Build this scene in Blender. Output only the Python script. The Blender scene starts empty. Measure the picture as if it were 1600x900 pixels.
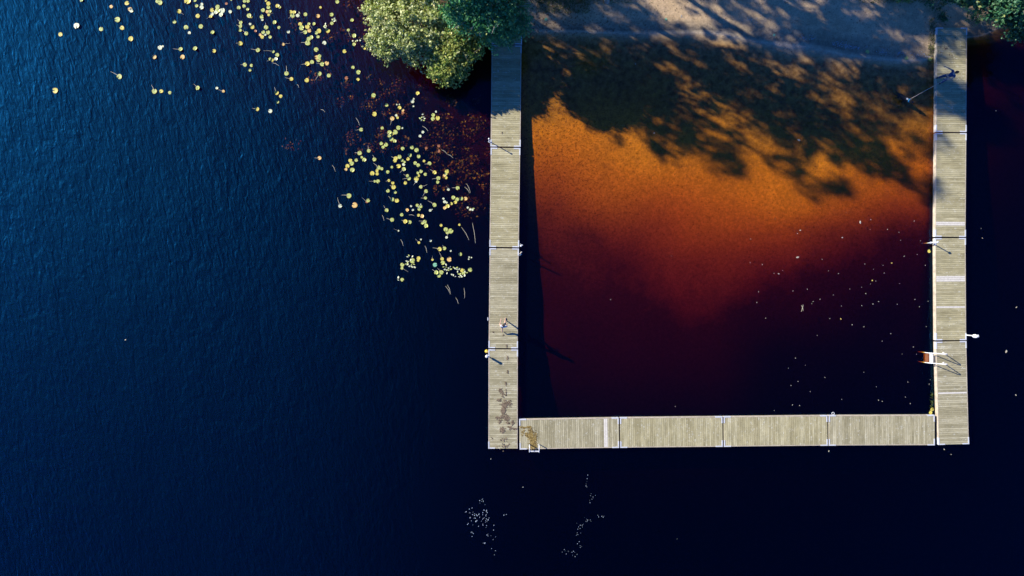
import bpy, bmesh, math, random
import numpy as np
from mathutils import Vector, Matrix
R = math.radians
SC = bpy.context.scene
COL = SC.collection

# ------------------------------------------------------------------ camera, sky, sun, exposure
CAM_H = 160.0 / 3.0                       # drone height above the lake, metres
cam_d = bpy.data.cameras.new('camera'); cam_d.lens = 24.0; cam_d.sensor_width = 36.0
cam_d.clip_end = 3000.0
cam = bpy.data.objects.new('camera', cam_d); COL.objects.link(cam)
cam.location = (0, 0, CAM_H); cam.rotation_euler = (0, 0, 0)
SC.camera = cam

SUN_EL = R(26.0)
SX, SY = 0.872, -0.489                    # the way the shadows run over the water (x right, y up)
world = bpy.data.worlds.new('World'); SC.world = world; world.use_nodes = True
wn = world.node_tree; bg = wn.nodes['Background']
sky = wn.nodes.new('ShaderNodeTexSky'); sky.sky_type = 'NISHITA'; sky.sun_disc = False
sky.sun_elevation = SUN_EL
sky.sun_rotation = math.atan2(-SX, -SY)   # compass bearing of the sun
sky.air_density = 1.0; sky.dust_density = 0.3; sky.ozone_density = 3.0
tint = wn.nodes.new('ShaderNodeMix'); tint.data_type = 'RGBA'; tint.blend_type = 'MULTIPLY'; tint.inputs[0].default_value = 1.0
tint.inputs[7].default_value = (0.20, 0.62, 1.50, 1)      # sky tinted bluer to cool the shade and the reflections
wn.links.new(sky.outputs[0], tint.inputs[6]); wn.links.new(tint.outputs[2], bg.inputs[0]); bg.inputs[1].default_value = 0.056
sun_d = bpy.data.lights.new('sun', 'SUN'); sun_d.energy = 4.6; sun_d.angle = R(0.8)
sun_d.color = (1.0, 0.93, 0.78)
sun = bpy.data.objects.new('sun', sun_d); COL.objects.link(sun)
d = Vector((SX * math.cos(SUN_EL), SY * math.cos(SUN_EL), -math.sin(SUN_EL)))
sun.rotation_euler = d.to_track_quat('-Z', 'Y').to_euler()
sun.location = (-60, 30, 60)
vs = SC.view_settings; vs.view_transform = 'Standard'; vs.look = 'None'
vs.exposure = 0.97; vs.gamma = 1.0; vs.use_curve_mapping = False
SC.render.engine = 'CYCLES'
cy = SC.cycles
cy.max_bounces = 8; cy.diffuse_bounces = 3; cy.glossy_bounces = 3; cy.transmission_bounces = 4
cy.transparent_max_bounces = 16; cy.volume_bounces = 0
cy.caustics_reflective = False; cy.caustics_refractive = False
cy.use_denoising = True
cy.sample_clamp_indirect = 4.0

# ------------------------------------------------------------------ helpers
def W(px, py, z=0.0):
    """a point at height z that the drone sees at picture position px, py (1600 x 900)"""
    k = (CAM_H - z) / CAM_H / 20.0
    return Vector(((px - 800.0) * k, (450.0 - py) * k, z))
def G(px, py, z=0.0):
    """plan position: 20 plan units to the metre"""
    return Vector(((px - 800.0) / 20.0, (450.0 - py) / 20.0, z))

def tag(o, label=None, cat=None, group=None, kind=None):
    if label: o['label'] = label
    if cat: o['category'] = cat
    if group: o['group'] = group
    if kind: o['kind'] = kind
    return o
def empty(name, loc=(0, 0, 0), rz=0.0):
    o = bpy.data.objects.new(name, None); COL.objects.link(o)
    o.location = loc; o.rotation_euler = (0, 0, rz); o.empty_display_size = 0.2
    return o
def link_mesh(name, me, mat, parent=None, loc=(0, 0, 0), rz=0.0):
    if mat and not me.materials: me.materials.append(mat)
    o = bpy.data.objects.new(name, me); COL.objects.link(o)
    o.location = loc; o.rotation_euler = (0, 0, rz)
    if parent: o.parent = parent
    return o
def copy_tree(o, parent=None):
    c = o.copy(); COL.objects.link(c)
    if parent: c.parent = parent
    for ch in list(o.children): copy_tree(ch, c)
    return c

class MB:
    def __init__(s): s.v = []; s.f = []
    def box(s, c, d, rz=0.0, taper=1.0):
        x, y, z = d[0] / 2, d[1] / 2, d[2] / 2; n = len(s.v)
        ca, sa = math.cos(rz), math.sin(rz)
        for k, zz in ((1.0, -z), (taper, z)):
            for a, b in ((-x, -y), (x, -y), (x, y), (-x, y)):
                a *= k; b *= k
                s.v.append((c[0] + a * ca - b * sa, c[1] + a * sa + b * ca, c[2] + zz))
        s.f += [(n, n+3, n+2, n+1), (n+4, n+5, n+6, n+7), (n, n+1, n+5, n+4), (n+1, n+2, n+6, n+5), (n+2, n+3, n+7, n+6), (n+3, n, n+4, n+7)]
        return s
    def tube(s, pts, rad, seg=8, cap=True):
        pts = [Vector(p) for p in pts]
        if not hasattr(rad, '__len__'): rad = [rad] * len(pts)
        n0 = len(s.v); prev = None
        for i, p in enumerate(pts):
            t = (pts[min(i+1, len(pts)-1)] - pts[max(i-1, 0)]).normalized()
            u = t.cross(Vector((0, 0, 1))) if prev is None else (prev - t * prev.dot(t))
            if u.length < 1e-4: u = t.cross(Vector((0, 1, 0)))
            u.normalize(); prev = u; w = t.cross(u)
            for k in range(seg):
                a = 2 * math.pi * k / seg
                s.v.append(tuple(p + (u * math.cos(a) + w * math.sin(a)) * rad[i]))
        for i in range(len(pts) - 1):
            for k in range(seg):
                a = n0 + i*seg + k; b = n0 + i*seg + (k+1) % seg
                s.f.append((a, a + seg, b + seg, b))
        if cap:
            s.f.append(tuple(n0 + k for k in range(seg)))
            s.f.append(tuple(n0 + (len(pts)-1)*seg + k for k in reversed(range(seg))))
        return s
    def ball(s, c, r, seg=10, rings=6):
        if not hasattr(r, '__len__'): r = (r, r, r)
        n0 = len(s.v)
        s.v.append((c[0], c[1], c[2] - r[2]))
        for i in range(1, rings):
            ph = -math.pi/2 + math.pi * i / rings
            for k in range(seg):
                a = 2 * math.pi * k / seg
                s.v.append((c[0] + r[0]*math.cos(ph)*math.cos(a), c[1] + r[1]*math.cos(ph)*math.sin(a), c[2] + r[2]*math.sin(ph)))
        s.v.append((c[0], c[1], c[2] + r[2])); top = len(s.v) - 1
        for k in range(seg):
            s.f.append((n0, n0 + 1 + (k+1) % seg, n0 + 1 + k))
            for i in range(rings - 2):
                a = n0 + 1 + i*seg + k; b = n0 + 1 + i*seg + (k+1) % seg
                s.f.append((a, b, b + seg, a + seg))
            a = n0 + 1 + (rings-2)*seg
            s.f.append((a + k, a + (k+1) % seg, top))
        return s
    def torus(s, c, R_, r, seg=24, ns=8, tilt=None):
        n0 = len(s.v)
        for i in range(seg):
            a = 2*math.pi*i/seg
            for k in range(ns):
                b = 2*math.pi*k/ns
                p = Vector(((R_ + r*math.cos(b))*math.cos(a), (R_ + r*math.cos(b))*math.sin(a), r*math.sin(b)))
                if tilt: p = tilt @ p
                s.v.append(tuple(p + Vector(c)))
        for i in range(seg):
            for k in range(ns):
                s.f.append((n0 + i*ns + k, n0 + ((i+1) % seg)*ns + k, n0 + ((i+1) % seg)*ns + (k+1) % ns, n0 + i*ns + (k+1) % ns))
        return s
    def mesh(s, name, smooth=False, bevel=0.0):
        me = bpy.data.meshes.new(name); me.from_pydata(s.v, [], s.f); me.update()
        if bevel:
            bm = bmesh.new(); bm.from_mesh(me)
            bmesh.ops.bevel(bm, geom=list(bm.edges), offset=bevel, segments=2, profile=0.6, affect='EDGES', clamp_overlap=True)
            bm.to_mesh(me); bm.free()
        if smooth: me.polygons.foreach_set('use_smooth', [True] * len(me.polygons))
        return me
    def build(s, name, mat, parent=None, smooth=False, bevel=0.0, loc=(0, 0, 0), rz=0.0):
        return link_mesh(name, s.mesh(name, smooth, bevel), mat, parent, loc, rz)

def np_mesh(name, V, F):
    """V (n,3), F (m,4) quads or (m,3) triangles"""
    me = bpy.data.meshes.new(name); k = F.shape[1]
    me.vertices.add(len(V)); me.vertices.foreach_set('co', V.astype(np.float32).ravel())
    me.loops.add(F.size); me.loops.foreach_set('vertex_index', F.astype(np.int32).ravel())
    me.polygons.add(len(F)); me.polygons.foreach_set('loop_start', np.arange(0, F.size, k, dtype=np.int32))
    me.polygons.foreach_set('loop_total', np.full(len(F), k, dtype=np.int32))
    me.update(calc_edges=True); me.validate()
    return me

# ------------------------------------------------------------------ materials
class NT:
    def __init__(s, name):
        s.m = bpy.data.materials.new(name); s.m.use_nodes = True; s.t = s.m.node_tree
        s.t.nodes.clear(); s.out = s.t.nodes.new('ShaderNodeOutputMaterial')
    def n(s, typ, **kw):
        nd = s.t.nodes.new('ShaderNode' + typ)
        for k, v in kw.items():
            if k in nd.inputs: nd.inputs[k].default_value = v
            else: setattr(nd, k, v)
        return nd
    def l(s, a, b): s.t.links.new(a, b)
    def pos(s, scale=(1, 1, 1), rot=0.0, obj=False):
        g = s.n('TexCoord').outputs['Object'] if obj else s.n('NewGeometry').outputs['Position']
        mp = s.n('Mapping'); mp.inputs['Scale'].default_value = scale; mp.inputs['Rotation'].default_value = (0, 0, rot)
        # texture space: rotate first, then scale
        if rot:
            m1 = s.n('Mapping'); m1.inputs['Rotation'].default_value = (0, 0, rot); s.l(g, m1.inputs[0])
            mp.inputs['Rotation'].default_value = (0, 0, 0); s.l(m1.outputs[0], mp.inputs[0])
        else: s.l(g, mp.inputs[0])
        return mp.outputs[0]
    def noise(s, vec, scale, detail=3.0, rough=0.55, dist=0.0):
        nd = s.n('TexNoise'); nd.inputs['Scale'].default_value = scale; nd.inputs['Detail'].default_value = detail
        nd.inputs['Roughness'].default_value = rough; nd.inputs['Distortion'].default_value = dist
        s.l(vec, nd.inputs['Vector']); return nd.outputs['Fac']
    def ramp(s, fac, stops, interp='LINEAR'):
        nd = s.n('ValToRGB'); cr = nd.color_ramp; cr.interpolation = interp
        while len(cr.elements) < len(stops): cr.elements.new(0.5)
        for e, (p, c) in zip(cr.elements, stops):
            e.position = p; e.color = (c, c, c, 1) if not hasattr(c, '__len__') else (*c, 1)
        s.l(fac, nd.inputs[0]); return nd.outputs[0]
    def mix(s, a, b, fac, mode='MIX'):
        nd = s.n('Mix', data_type='RGBA', blend_type=mode)
        for i, v in ((0, fac), (6, a), (7, b)):
            if isinstance(v, bpy.types.NodeSocket): s.l(v, nd.inputs[i])
            else: nd.inputs[i].default_value = v if i == 0 else (*v, 1)
        return nd.outputs[2]
    def math(s, op, a, b=0.0, clamp=False):
        nd = s.n('Math', operation=op, use_clamp=clamp)
        for i, v in ((0, a), (1, b)):
            if isinstance(v, bpy.types.NodeSocket): s.l(v, nd.inputs[i])
            else: nd.inputs[i].default_value = v
        return nd.outputs[0]
    def bsdf(s, color, rough=0.6, bump=None, bstr=0.3, bdist=0.01, spec=0.5, metal=0.0):
        p = s.n('BsdfPrincipled')
        if isinstance(color, bpy.types.NodeSocket): s.l(color, p.inputs['Base Color'])
        else: p.inputs['Base Color'].default_value = (*color, 1)
        if isinstance(rough, bpy.types.NodeSocket): s.l(rough, p.inputs['Roughness'])
        else: p.inputs['Roughness'].default_value = rough
        p.inputs['Specular IOR Level'].default_value = spec; p.inputs['Metallic'].default_value = metal
        if bump is not None:
            b = s.n('Bump'); b.inputs['Strength'].default_value = bstr; b.inputs['Distance'].default_value = bdist
            s.l(bump, b.inputs['Height']); s.l(b.outputs[0], p.inputs['Normal'])
        s.l(p.outputs[0], s.out.inputs[0]); return s.m
    def rnd(s): return s.n('NewGeometry').outputs['Random Per Island']

def simple(name, col, rough=0.6, var=0.15, scale=9.0, metal=0.0, spec=0.5):
    t = NT(name); f = t.noise(t.pos(obj=True), scale, 4)
    lo = tuple(c * (1 - var) for c in col); hi = tuple(min(1, c * (1 + var)) for c in col)
    return t.bsdf(t.ramp(f, [(0.3, lo), (0.7, hi)]), rough, f, 0.2, 0.004, spec, metal)

def mat_wood(name, lo, mid, hi):
    """weathered boards: each board its own tone, grain along the board (local x), lichen flecks"""
    t = NT(name)
    r = t.rnd()
    base = t.ramp(r, [(0.0, lo), (0.45, mid), (1.0, hi)])
    oi = t.n('ObjectInfo').outputs['Random']
    sh = t.n('VectorMath', operation='ADD'); t.l(t.pos(obj=True), sh.inputs[0])
    cb = t.n('CombineXYZ'); t.l(t.math('MULTIPLY', oi, 37.0), cb.inputs[0]); t.l(t.math('MULTIPLY', r, 5.0), cb.inputs[2])
    t.l(cb.outputs[0], sh.inputs[1])
    mp = t.n('Mapping'); mp.inputs['Scale'].default_value = (1.6, 38, 1); t.l(sh.outputs[0], mp.inputs[0])
    grain = t.noise(mp.outputs[0], 1.0, 5, 0.7)
    c = t.mix(base, t.ramp(grain, [(0.3, 0.55), (0.7, 1.25)]), 0.75, 'MULTIPLY')
    big = t.noise(sh.outputs[0], 0.9, 4, 0.6)
    c = t.mix(c, t.ramp(big, [(0.3, (0.70, 0.68, 0.61)), (0.7, (1.25, 1.23, 1.2))]), 0.8, 'MULTIPLY')
    mid_n = t.noise(sh.outputs[0], 3.5, 4, 0.7)
    c = t.mix(c, (0.70, 0.70, 0.62), t.math('MULTIPLY', t.ramp(mid_n, [(0.58, 0.0), (0.70, 1.0)]), 0.45))
    sp = t.noise(sh.outputs[0], 9.0, 2, 0.5)
    c = t.mix(c, (0.80, 0.80, 0.72), t.math('MULTIPLY', t.ramp(sp, [(0.70, 0.0), (0.74, 1.0)]), 0.8))
    dk = t.noise(sh.outputs[0], 6.0, 3, 0.6)
    c = t.mix(c, (0.16, 0.13, 0.10), t.math('MULTIPLY', t.ramp(dk, [(0.27, 1.0), (0.34, 0.0)]), 0.6))
    return t.bsdf(c, 0.8, grain, 0.4, 0.004, 0.3)

def mat_leaf(name, stops, trans=0.25, rough=0.5, nz=0.0, c2=None, spec=0.35):
    t = NT(name)
    c = t.ramp(t.rnd(), stops)
    if c2:
        f = t.ramp(t.noise(t.pos(), nz, 2), [(0.42, 0.0), (0.60, 1.0)])
        c = t.mix(c, c2, t.math('MULTIPLY', f, 0.6))
    p = t.n('BsdfPrincipled'); t.l(c, p.inputs['Base Color']); p.inputs['Roughness'].default_value = rough
    p.inputs['Specular IOR Level'].default_value = spec
    tr = t.n('BsdfTranslucent'); t.l(t.mix(c, (1.0, 1.15, 0.45), 1.0, 'MULTIPLY'), tr.inputs[0])
    mx = t.n('MixShader'); mx.inputs[0].default_value = trans
    t.l(p.outputs[0], mx.inputs[1]); t.l(tr.outputs[0], mx.inputs[2]); t.l(mx.outputs[0], t.out.inputs[0])
    return t.m

M = {}
M['wood'] = mat_wood('weathered_boards', (0.39, 0.35, 0.205), (0.45, 0.41, 0.245), (0.51, 0.47, 0.30))
M['wood_grey'] = mat_wood('grey_weathered_boards', (0.34, 0.31, 0.195), (0.42, 0.385, 0.25), (0.50, 0.465, 0.32))
M['new_board'] = simple('bleached_board', (0.68, 0.64, 0.56), 0.7, 0.12)
M['edge'] = simple('edge_timber', (0.50, 0.43, 0.33), 0.75, 0.25, 4.0)
M['galv'] = simple('galvanised_steel', (0.70, 0.72, 0.76), 0.45, 0.08, 6.0, 0.15)
M['float'] = simple('float_plastic', (0.05, 0.055, 0.06), 0.5, 0.2)
M['rubber'] = simple('black_rubber', (0.02, 0.02, 0.022), 0.7, 0.2)
M['white'] = simple('white_paint', (0.82, 0.82, 0.82), 0.45, 0.05)
M['yellow'] = simple('yellow_float', (0.75, 0.52, 0.04), 0.45, 0.2)
M['rust'] = simple('rusty_brown_tread', (0.28, 0.10, 0.04), 0.7, 0.3)
M['post'] = simple('weathered_post', (0.46, 0.40, 0.34), 0.8, 0.3)
M['bark'] = simple('grey_bark', (0.17, 0.14, 0.11), 0.9, 0.4, 5.0)
M['birchbark'] = simple('birch_bark', (0.55, 0.53, 0.49), 0.8, 0.3, 3.0)
M['twig'] = simple('twigs', (0.30, 0.25, 0.18), 0.9, 0.3)
M['willow'] = mat_leaf('willow_leaf', [(0.0, (0.26, 0.32, 0.08)), (0.45, (0.42, 0.48, 0.16)), (0.8, (0.56, 0.60, 0.30)), (0.97, (0.68, 0.70, 0.48)), (1.0, (0.55, 0.40, 0.08))], 0.30, 0.40, 0.5, (0.58, 0.60, 0.28))
M['alder'] = mat_leaf('alder_leaf', [(0.0, (0.092, 0.196, 0.040)), (0.4, (0.230, 0.345, 0.081)), (0.8, (0.391, 0.460, 0.127)), (0.95, (0.575, 0.540, 0.172)), (1.0, (0.517, 0.345, 0.081))], 0.25, 0.42, 0.8, (0.345, 0.345, 0.081))
M['birch_near'] = mat_leaf('near_birch_leaf', [(0.0, (0.052, 0.221, 0.104)), (0.5, (0.091, 0.351, 0.156)), (0.88, (0.208, 0.468, 0.169)), (1.0, (0.546, 0.585, 0.182))], 0.32, 0.45)  # birch_leaf brightened, making up in colour for the tall birches' shade
M['birch'] = mat_leaf('birch_leaf', [(0.0, (0.02, 0.09, 0.035)), (0.5, (0.04, 0.15, 0.06)), (0.9, (0.10, 0.22, 0.07)), (1.0, (0.30, 0.32, 0.09))], 0.28, 0.45)
M['oak'] = mat_leaf('broad_leaf', [(0.0, (0.024, 0.096, 0.048)), (0.6, (0.048, 0.168, 0.084)), (0.93, (0.108, 0.264, 0.096)), (1.0, (0.384, 0.384, 0.120))], 0.25, 0.5)
M['grass'] = mat_leaf('grass_blade', [(0.0, (0.04, 0.09, 0.02)), (0.6, (0.10, 0.16, 0.035)), (1.0, (0.28, 0.26, 0.09))], 0.3, 0.6)
M['weed'] = mat_leaf('water_weed', [(0.0, (0.06, 0.05, 0.035)), (0.6, (0.14, 0.10, 0.07)), (1.0, (0.28, 0.22, 0.16))], 0.2, 0.6)
M['skin'] = simple('skin', (0.62, 0.38, 0.29), 0.5, 0.06)
M['tee'] = simple('white_tee', (0.78, 0.78, 0.80), 0.8, 0.06)
M['dark_shorts'] = simple('dark_shorts', (0.03, 0.035, 0.05), 0.8, 0.2)
M['denim'] = simple('blue_denim', (0.035, 0.075, 0.17), 0.85, 0.25)
M['navy_top'] = simple('blue_top', (0.02, 0.07, 0.20), 0.8, 0.2)
M['hair'] = simple('brown_hair', (0.05, 0.03, 0.02), 0.6, 0.3, 30)
M['shoe'] = simple('dark_shoe', (0.03, 0.03, 0.035), 0.6, 0.2)
M['dogfur'] = simple('black_fur', (0.008, 0.008, 0.009), 0.6, 0.3, 20)
M['dogwhite'] = simple('white_fur', (0.60, 0.60, 0.60), 0.8, 0.1)
M['collar'] = simple('blue_collar', (0.04, 0.35, 0.62), 0.5, 0.1)
M['stalk'] = simple('pale_stalk', (0.50, 0.46, 0.34), 0.6, 0.2)
M['leash'] = simple('pale_leash', (0.72, 0.56, 0.46), 0.7, 0.1)
M['eye'] = simple('eye', (0.02, 0.02, 0.02), 0.2, 0.0)
M['lip'] = simple('lip', (0.45, 0.18, 0.15), 0.5, 0.05)

def mat_pad(name, c, c2, edge):
    t = NT(name)
    p = t.pos(obj=True)
    ln = t.n('VectorMath', operation='LENGTH'); t.l(p, ln.inputs[0])
    wv = t.noise(t.pos(), 14.0, 3, 0.6)
    col = t.mix(c, c2, t.ramp(wv, [(0.35, 0.0), (0.68, 1.0)]))
    col = t.mix(col, edge, t.math('MULTIPLY', t.ramp(ln.outputs['Value'], [(0.70, 0.0), (1.0, 1.0)]), 0.7))
    return t.bsdf(col, 0.42, wv, 0.25, 0.01, 0.5)
PADC = {
 'g': ('yellow-green', mat_pad('pad_green', (0.38, 0.46, 0.11), (0.58, 0.62, 0.22), (0.48, 0.45, 0.08))),
 'y': ('yellow', mat_pad('pad_yellow', (0.60, 0.52, 0.07), (0.68, 0.62, 0.16), (0.60, 0.42, 0.08))),
 'o': ('orange', mat_pad('pad_orange', (0.75, 0.46, 0.13), (0.72, 0.57, 0.23), (0.50, 0.22, 0.05))),
 'w': ('pale', mat_pad('pad_pale', (0.56, 0.62, 0.36), (0.76, 0.78, 0.58), (0.60, 0.66, 0.42))),
 't': ('blue-green', mat_pad('pad_teal', (0.18, 0.46, 0.30), (0.26, 0.56, 0.36), (0.18, 0.42, 0.20))),
 'b': ('brown', mat_pad('pad_brown', (0.32, 0.12, 0.05), (0.44, 0.18, 0.08), (0.25, 0.08, 0.03))),
}

# ------------------------------------------------------------------ ground: lake bed, beach and bank in one sheet
COLS = [
 (-9000, [(-9000, 1.2), (-600, .5), (-300, -.4), (0, -2.5), (900, -3)]),
 (0,    [(-9000, 1.2), (-480, .5), (-380, -.3), (0, -1.8), (900, -3)]),
 (400,  [(-9000, 1.2), (-260, .5), (-170, -.3), (0, -1.0), (200, -1.8), (400, -3)]),
 (540,  [(-9000, 1.2), (-120, .4), (-50, -.1), (0, -.7), (60, -.9), (150, -1.2), (300, -2), (450, -3)]),
 (640,  [(-9000, 1.2), (-60, .5), (0, .1), (40, -.35), (100, -1.0), (160, -1.2), (260, -1.6), (400, -2.2), (600, -3)]),
 (760,  [(-9000, 1.2), (-60, .5), (35, .1), (65, -.3), (130, -.70), (200, -.78), (280, -.95), (400, -1.8), (600, -2.6)]),
 (830,  [(-9000, 1.2), (-60, .5), (0, .25), (45, .0), (100, -.06), (190, -.13), (290, -.29), (400, -.52), (500, -.78), (600, -1.1), (700, -1.8), (900, -3)]),
 (1000, [(-9000, 1.2), (-60, .5), (0, .25), (48, 0), (100, -.06), (190, -.11), (250, -.15), (330, -.33), (400, -.52), (500, -.78), (600, -1.05), (700, -1.6), (900, -3)]),
 (1120, [(-9000, 1.2), (-60, .5), (0, .25), (45, 0), (120, -.06), (220, -.11), (300, -.20), (400, -.46), (500, -.76), (600, -1.05), (700, -1.6), (900, -3)]),
 (1250, [(-9000, 1.2), (-60, .5), (0, .25), (66, 0), (150, -.06), (250, -.12), (330, -.22), (400, -.48), (470, -.82), (560, -1.4), (700, -2), (900, -3)]),
 (1450, [(-9000, 1.2), (-60, .5), (0, .33), (92, 0), (200, -.11), (300, -.27), (350, -.45), (400, -.72), (450, -1.05), (520, -1.35), (650, -2), (900, -3)]),
 (1520, [(-9000, 1.2), (-20, .35), (60, 0), (100, -.7), (200, -1.0), (250, -1.0), (330, -1.5), (450, -2.0), (700, -3)]),
 (1640, [(-9000, 1.2), (-40, .35), (30, .0), (100, -1.0), (250, -1.4), (400, -1.8), (700, -3)]),
 (9000, [(-9000, 1.2), (-900, .6), (-300, -.4), (300, -3)]),
]
def ground_z(px, py):
    px = np.asarray(px, float); py = np.asarray(py, float)
    xs = [c[0] for c in COLS]
    zs = np.stack([np.interp(py, [a for a, b in c[1]], [b for a, b in c[1]]) for c in COLS])
    i = np.clip(np.searchsorted(xs, px) - 1, 0, len(xs) - 2)
    xa = np.array(xs, float)
    f = np.clip((px - xa[i]) / (xa[i+1] - xa[i]), 0, 1); f = f*f*(3 - 2*f)
    ii = np.arange(px.size).reshape(px.shape)
    flat = zs.reshape(len(xs), -1)
    return (flat[i.ravel(), ii.ravel()] * (1 - f.ravel()) + flat[i.ravel()+1, ii.ravel()] * f.ravel()).reshape(px.shape)
def gz(px, py): return float(ground_z(np.array([px]), np.array([py]))[0])

def axis(lo, hi, fa, fb, step):
    far = [lo, lo*.6 + fa*.4, lo*.35 + fa*.65, lo*.18+fa*.82, lo*.08 + fa*.92, lo*.03+fa*.97]
    near = list(np.arange(fa, fb, step))
    far2 = [hi*.03+fb*.97, hi*.08 + fb*.92, hi*.18+fb*.82, hi*.35 + fb*.65, hi*.6 + fb*.4, hi]
    return np.array(far + near + far2)
ax = axis(-9000, 9000, -260, 1860, 6.0); ay = axis(-9000, 9000, -420, 1000, 6.0)
PX, PY = np.meshgrid(ax, ay)
Z = ground_z(PX, PY)
# smooth the profile a little and add low swells in the sand
for _ in range(2):
    Z[1:-1, 1:-1] = (Z[1:-1, 1:-1]*2 + Z[:-2, 1:-1] + Z[2:, 1:-1] + Z[1:-1, :-2] + Z[1:-1, 2:]) / 6
rng = np.random.default_rng(3)
for _ in range(26):
    k = rng.uniform(0.008, 0.07); a = rng.uniform(0, 2*math.pi); ph = rng.uniform(0, 6.28)
    Z += np.sin((PX*math.cos(a) + PY*math.sin(a))*k + ph) * 0.0022 / (k**0.35) * np.clip(np.abs(Z)*2.0, 0.12, 1.0)
V = np.stack([(PX - 800)/20, (450 - PY)/20, Z], -1).reshape(-1, 3)
nx = len(ax); ny = len(ay)
I = np.arange(nx*ny).reshape(ny, nx)
F = np.stack([I[:-1, :-1], I[1:, :-1], I[1:, 1:], I[:-1, 1:]], -1).reshape(-1, 4)
gme = np_mesh('ground', V, F); gme.polygons.foreach_set('use_smooth', [True]*len(gme.polygons))

t = NT('sand_and_bank')
p = t.pos()
sx = t.n('SeparateXYZ'); t.l(p, sx.inputs[0])
n1 = t.noise(p, 0.35, 5, 0.6); n2 = t.noise(p, 2.2, 5, 0.65); n3 = t.noise(p, 11.0, 3, 0.6); n4 = t.noise(p, 5.0, 4, 0.75)
sand = t.ramp(n1, [(0.3, (0.54, 0.43, 0.29)), (0.7, (0.68, 0.545, 0.39))])
sand = t.mix(sand, t.ramp(n2, [(0.3, 0.72), (0.7, 1.15)]), 0.8, 'MULTIPLY')
sand = t.mix(sand, t.ramp(n3, [(0.3, 0.8), (0.7, 1.15)]), 0.7, 'MULTIPLY')
# litter on the beach and sunken leaves on the bed
litm = t.math('MULTIPLY', t.ramp(n4, [(0.58, 0.0), (0.66, 1.0)]), t.ramp(n1, [(0.35, 0.15), (0.62, 0.9)]))
sand = t.mix(sand, (0.14, 0.09, 0.055), litm)
# sunken leaves lie thickest by the left pier: distance from x=1.8
near_pier = t.n('MapRange'); near_pier.inputs['From Min'].default_value = 14.0; near_pier.inputs['From Max'].default_value = 1.0
t.l(sx.outputs['X'], near_pier.inputs['Value'])
fl = t.noise(p, 6.5, 3, 0.7)
lm = t.math('MULTIPLY', t.ramp(fl, [(0.545, 0.0), (0.60, 1.0)]), t.math('ADD', t.math('MULTIPLY', near_pier.outputs[0], 0.7), 0.12), True)
sand = t.mix(sand, (0.10, 0.045, 0.02), lm)
# the bed is stained brown by the peaty water
sand = t.mix(sand, t.mix(sand, (1.12, 0.74, 0.27), 1.0, 'MULTIPLY'), t.ramp(t.math('MULTIPLY', sx.outputs['Z'], -1.0), [(0.0, 0.0), (0.04, 1.0)]))
# shallow bed coloured like dark leaf debris, put in to deepen the tree shade
rot = t.math('MULTIPLY', t.ramp(t.math('ADD', t.math('MULTIPLY', sx.outputs['Z'], -1.0), t.math('MULTIPLY', t.math('SUBTRACT', n1, 0.5), 0.10)), [(0.0, 1.0), (0.08, 0.95), (0.14, 0.0)]), 0.92)  # rot: mask of the debris colour that deepens the tree shade
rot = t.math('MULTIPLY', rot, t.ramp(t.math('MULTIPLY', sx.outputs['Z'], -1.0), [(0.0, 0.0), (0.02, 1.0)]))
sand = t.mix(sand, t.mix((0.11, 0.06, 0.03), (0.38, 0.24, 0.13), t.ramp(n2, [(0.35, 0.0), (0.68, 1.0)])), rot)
def span(a, b):
    m = t.n('MapRange'); m.inputs['From Min'].default_value = a; m.inputs['From Max'].default_value = b; t.l(sx.outputs['X'], m.inputs['Value']); return m.outputs[0]
# darkness of deep water painted into the bed colour, strongest by both piers
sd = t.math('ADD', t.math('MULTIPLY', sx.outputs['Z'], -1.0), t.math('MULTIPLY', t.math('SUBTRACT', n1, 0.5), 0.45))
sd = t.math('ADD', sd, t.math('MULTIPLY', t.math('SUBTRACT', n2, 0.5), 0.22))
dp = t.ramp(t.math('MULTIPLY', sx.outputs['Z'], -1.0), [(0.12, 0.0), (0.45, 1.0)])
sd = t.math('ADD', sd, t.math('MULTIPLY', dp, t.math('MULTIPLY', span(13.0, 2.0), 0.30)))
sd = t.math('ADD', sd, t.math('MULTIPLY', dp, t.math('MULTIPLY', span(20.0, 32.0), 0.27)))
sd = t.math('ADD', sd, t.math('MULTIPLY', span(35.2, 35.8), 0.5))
deep_dark = t.ramp(sd, [(0.27, 0.0), (0.80, 1.0)])
sand = t.mix(sand, (0.11, 0.055, 0.03), deep_dark)
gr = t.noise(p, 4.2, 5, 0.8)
sand = t.mix(sand, t.ramp(gr, [(0.36, (0.62, 0.58, 0.52)), (0.64, (1.22, 1.16, 1.1))]), t.ramp(t.math('MULTIPLY', sx.outputs['Z'], -1.0), [(0.0, 0.25), (0.12, 0.8)]), 'MULTIPLY')      # grain of the bed, stronger under water
dry = t.ramp(t.math('ADD', sx.outputs['Z'], t.math('MULTIPLY', t.math('SUBTRACT', n2, 0.5), 0.10)), [(0.0, 0.0), (0.10, 1.0)])
sand = t.mix(sand, t.mix(sand, t.mix((0.42, 0.44, 0.47), (0.98, 0.90, 0.80), dry), 1.0, 'MULTIPLY'), t.ramp(sx.outputs['Z'], [(0.0, 0.0), (0.012, 1.0)]))
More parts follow.
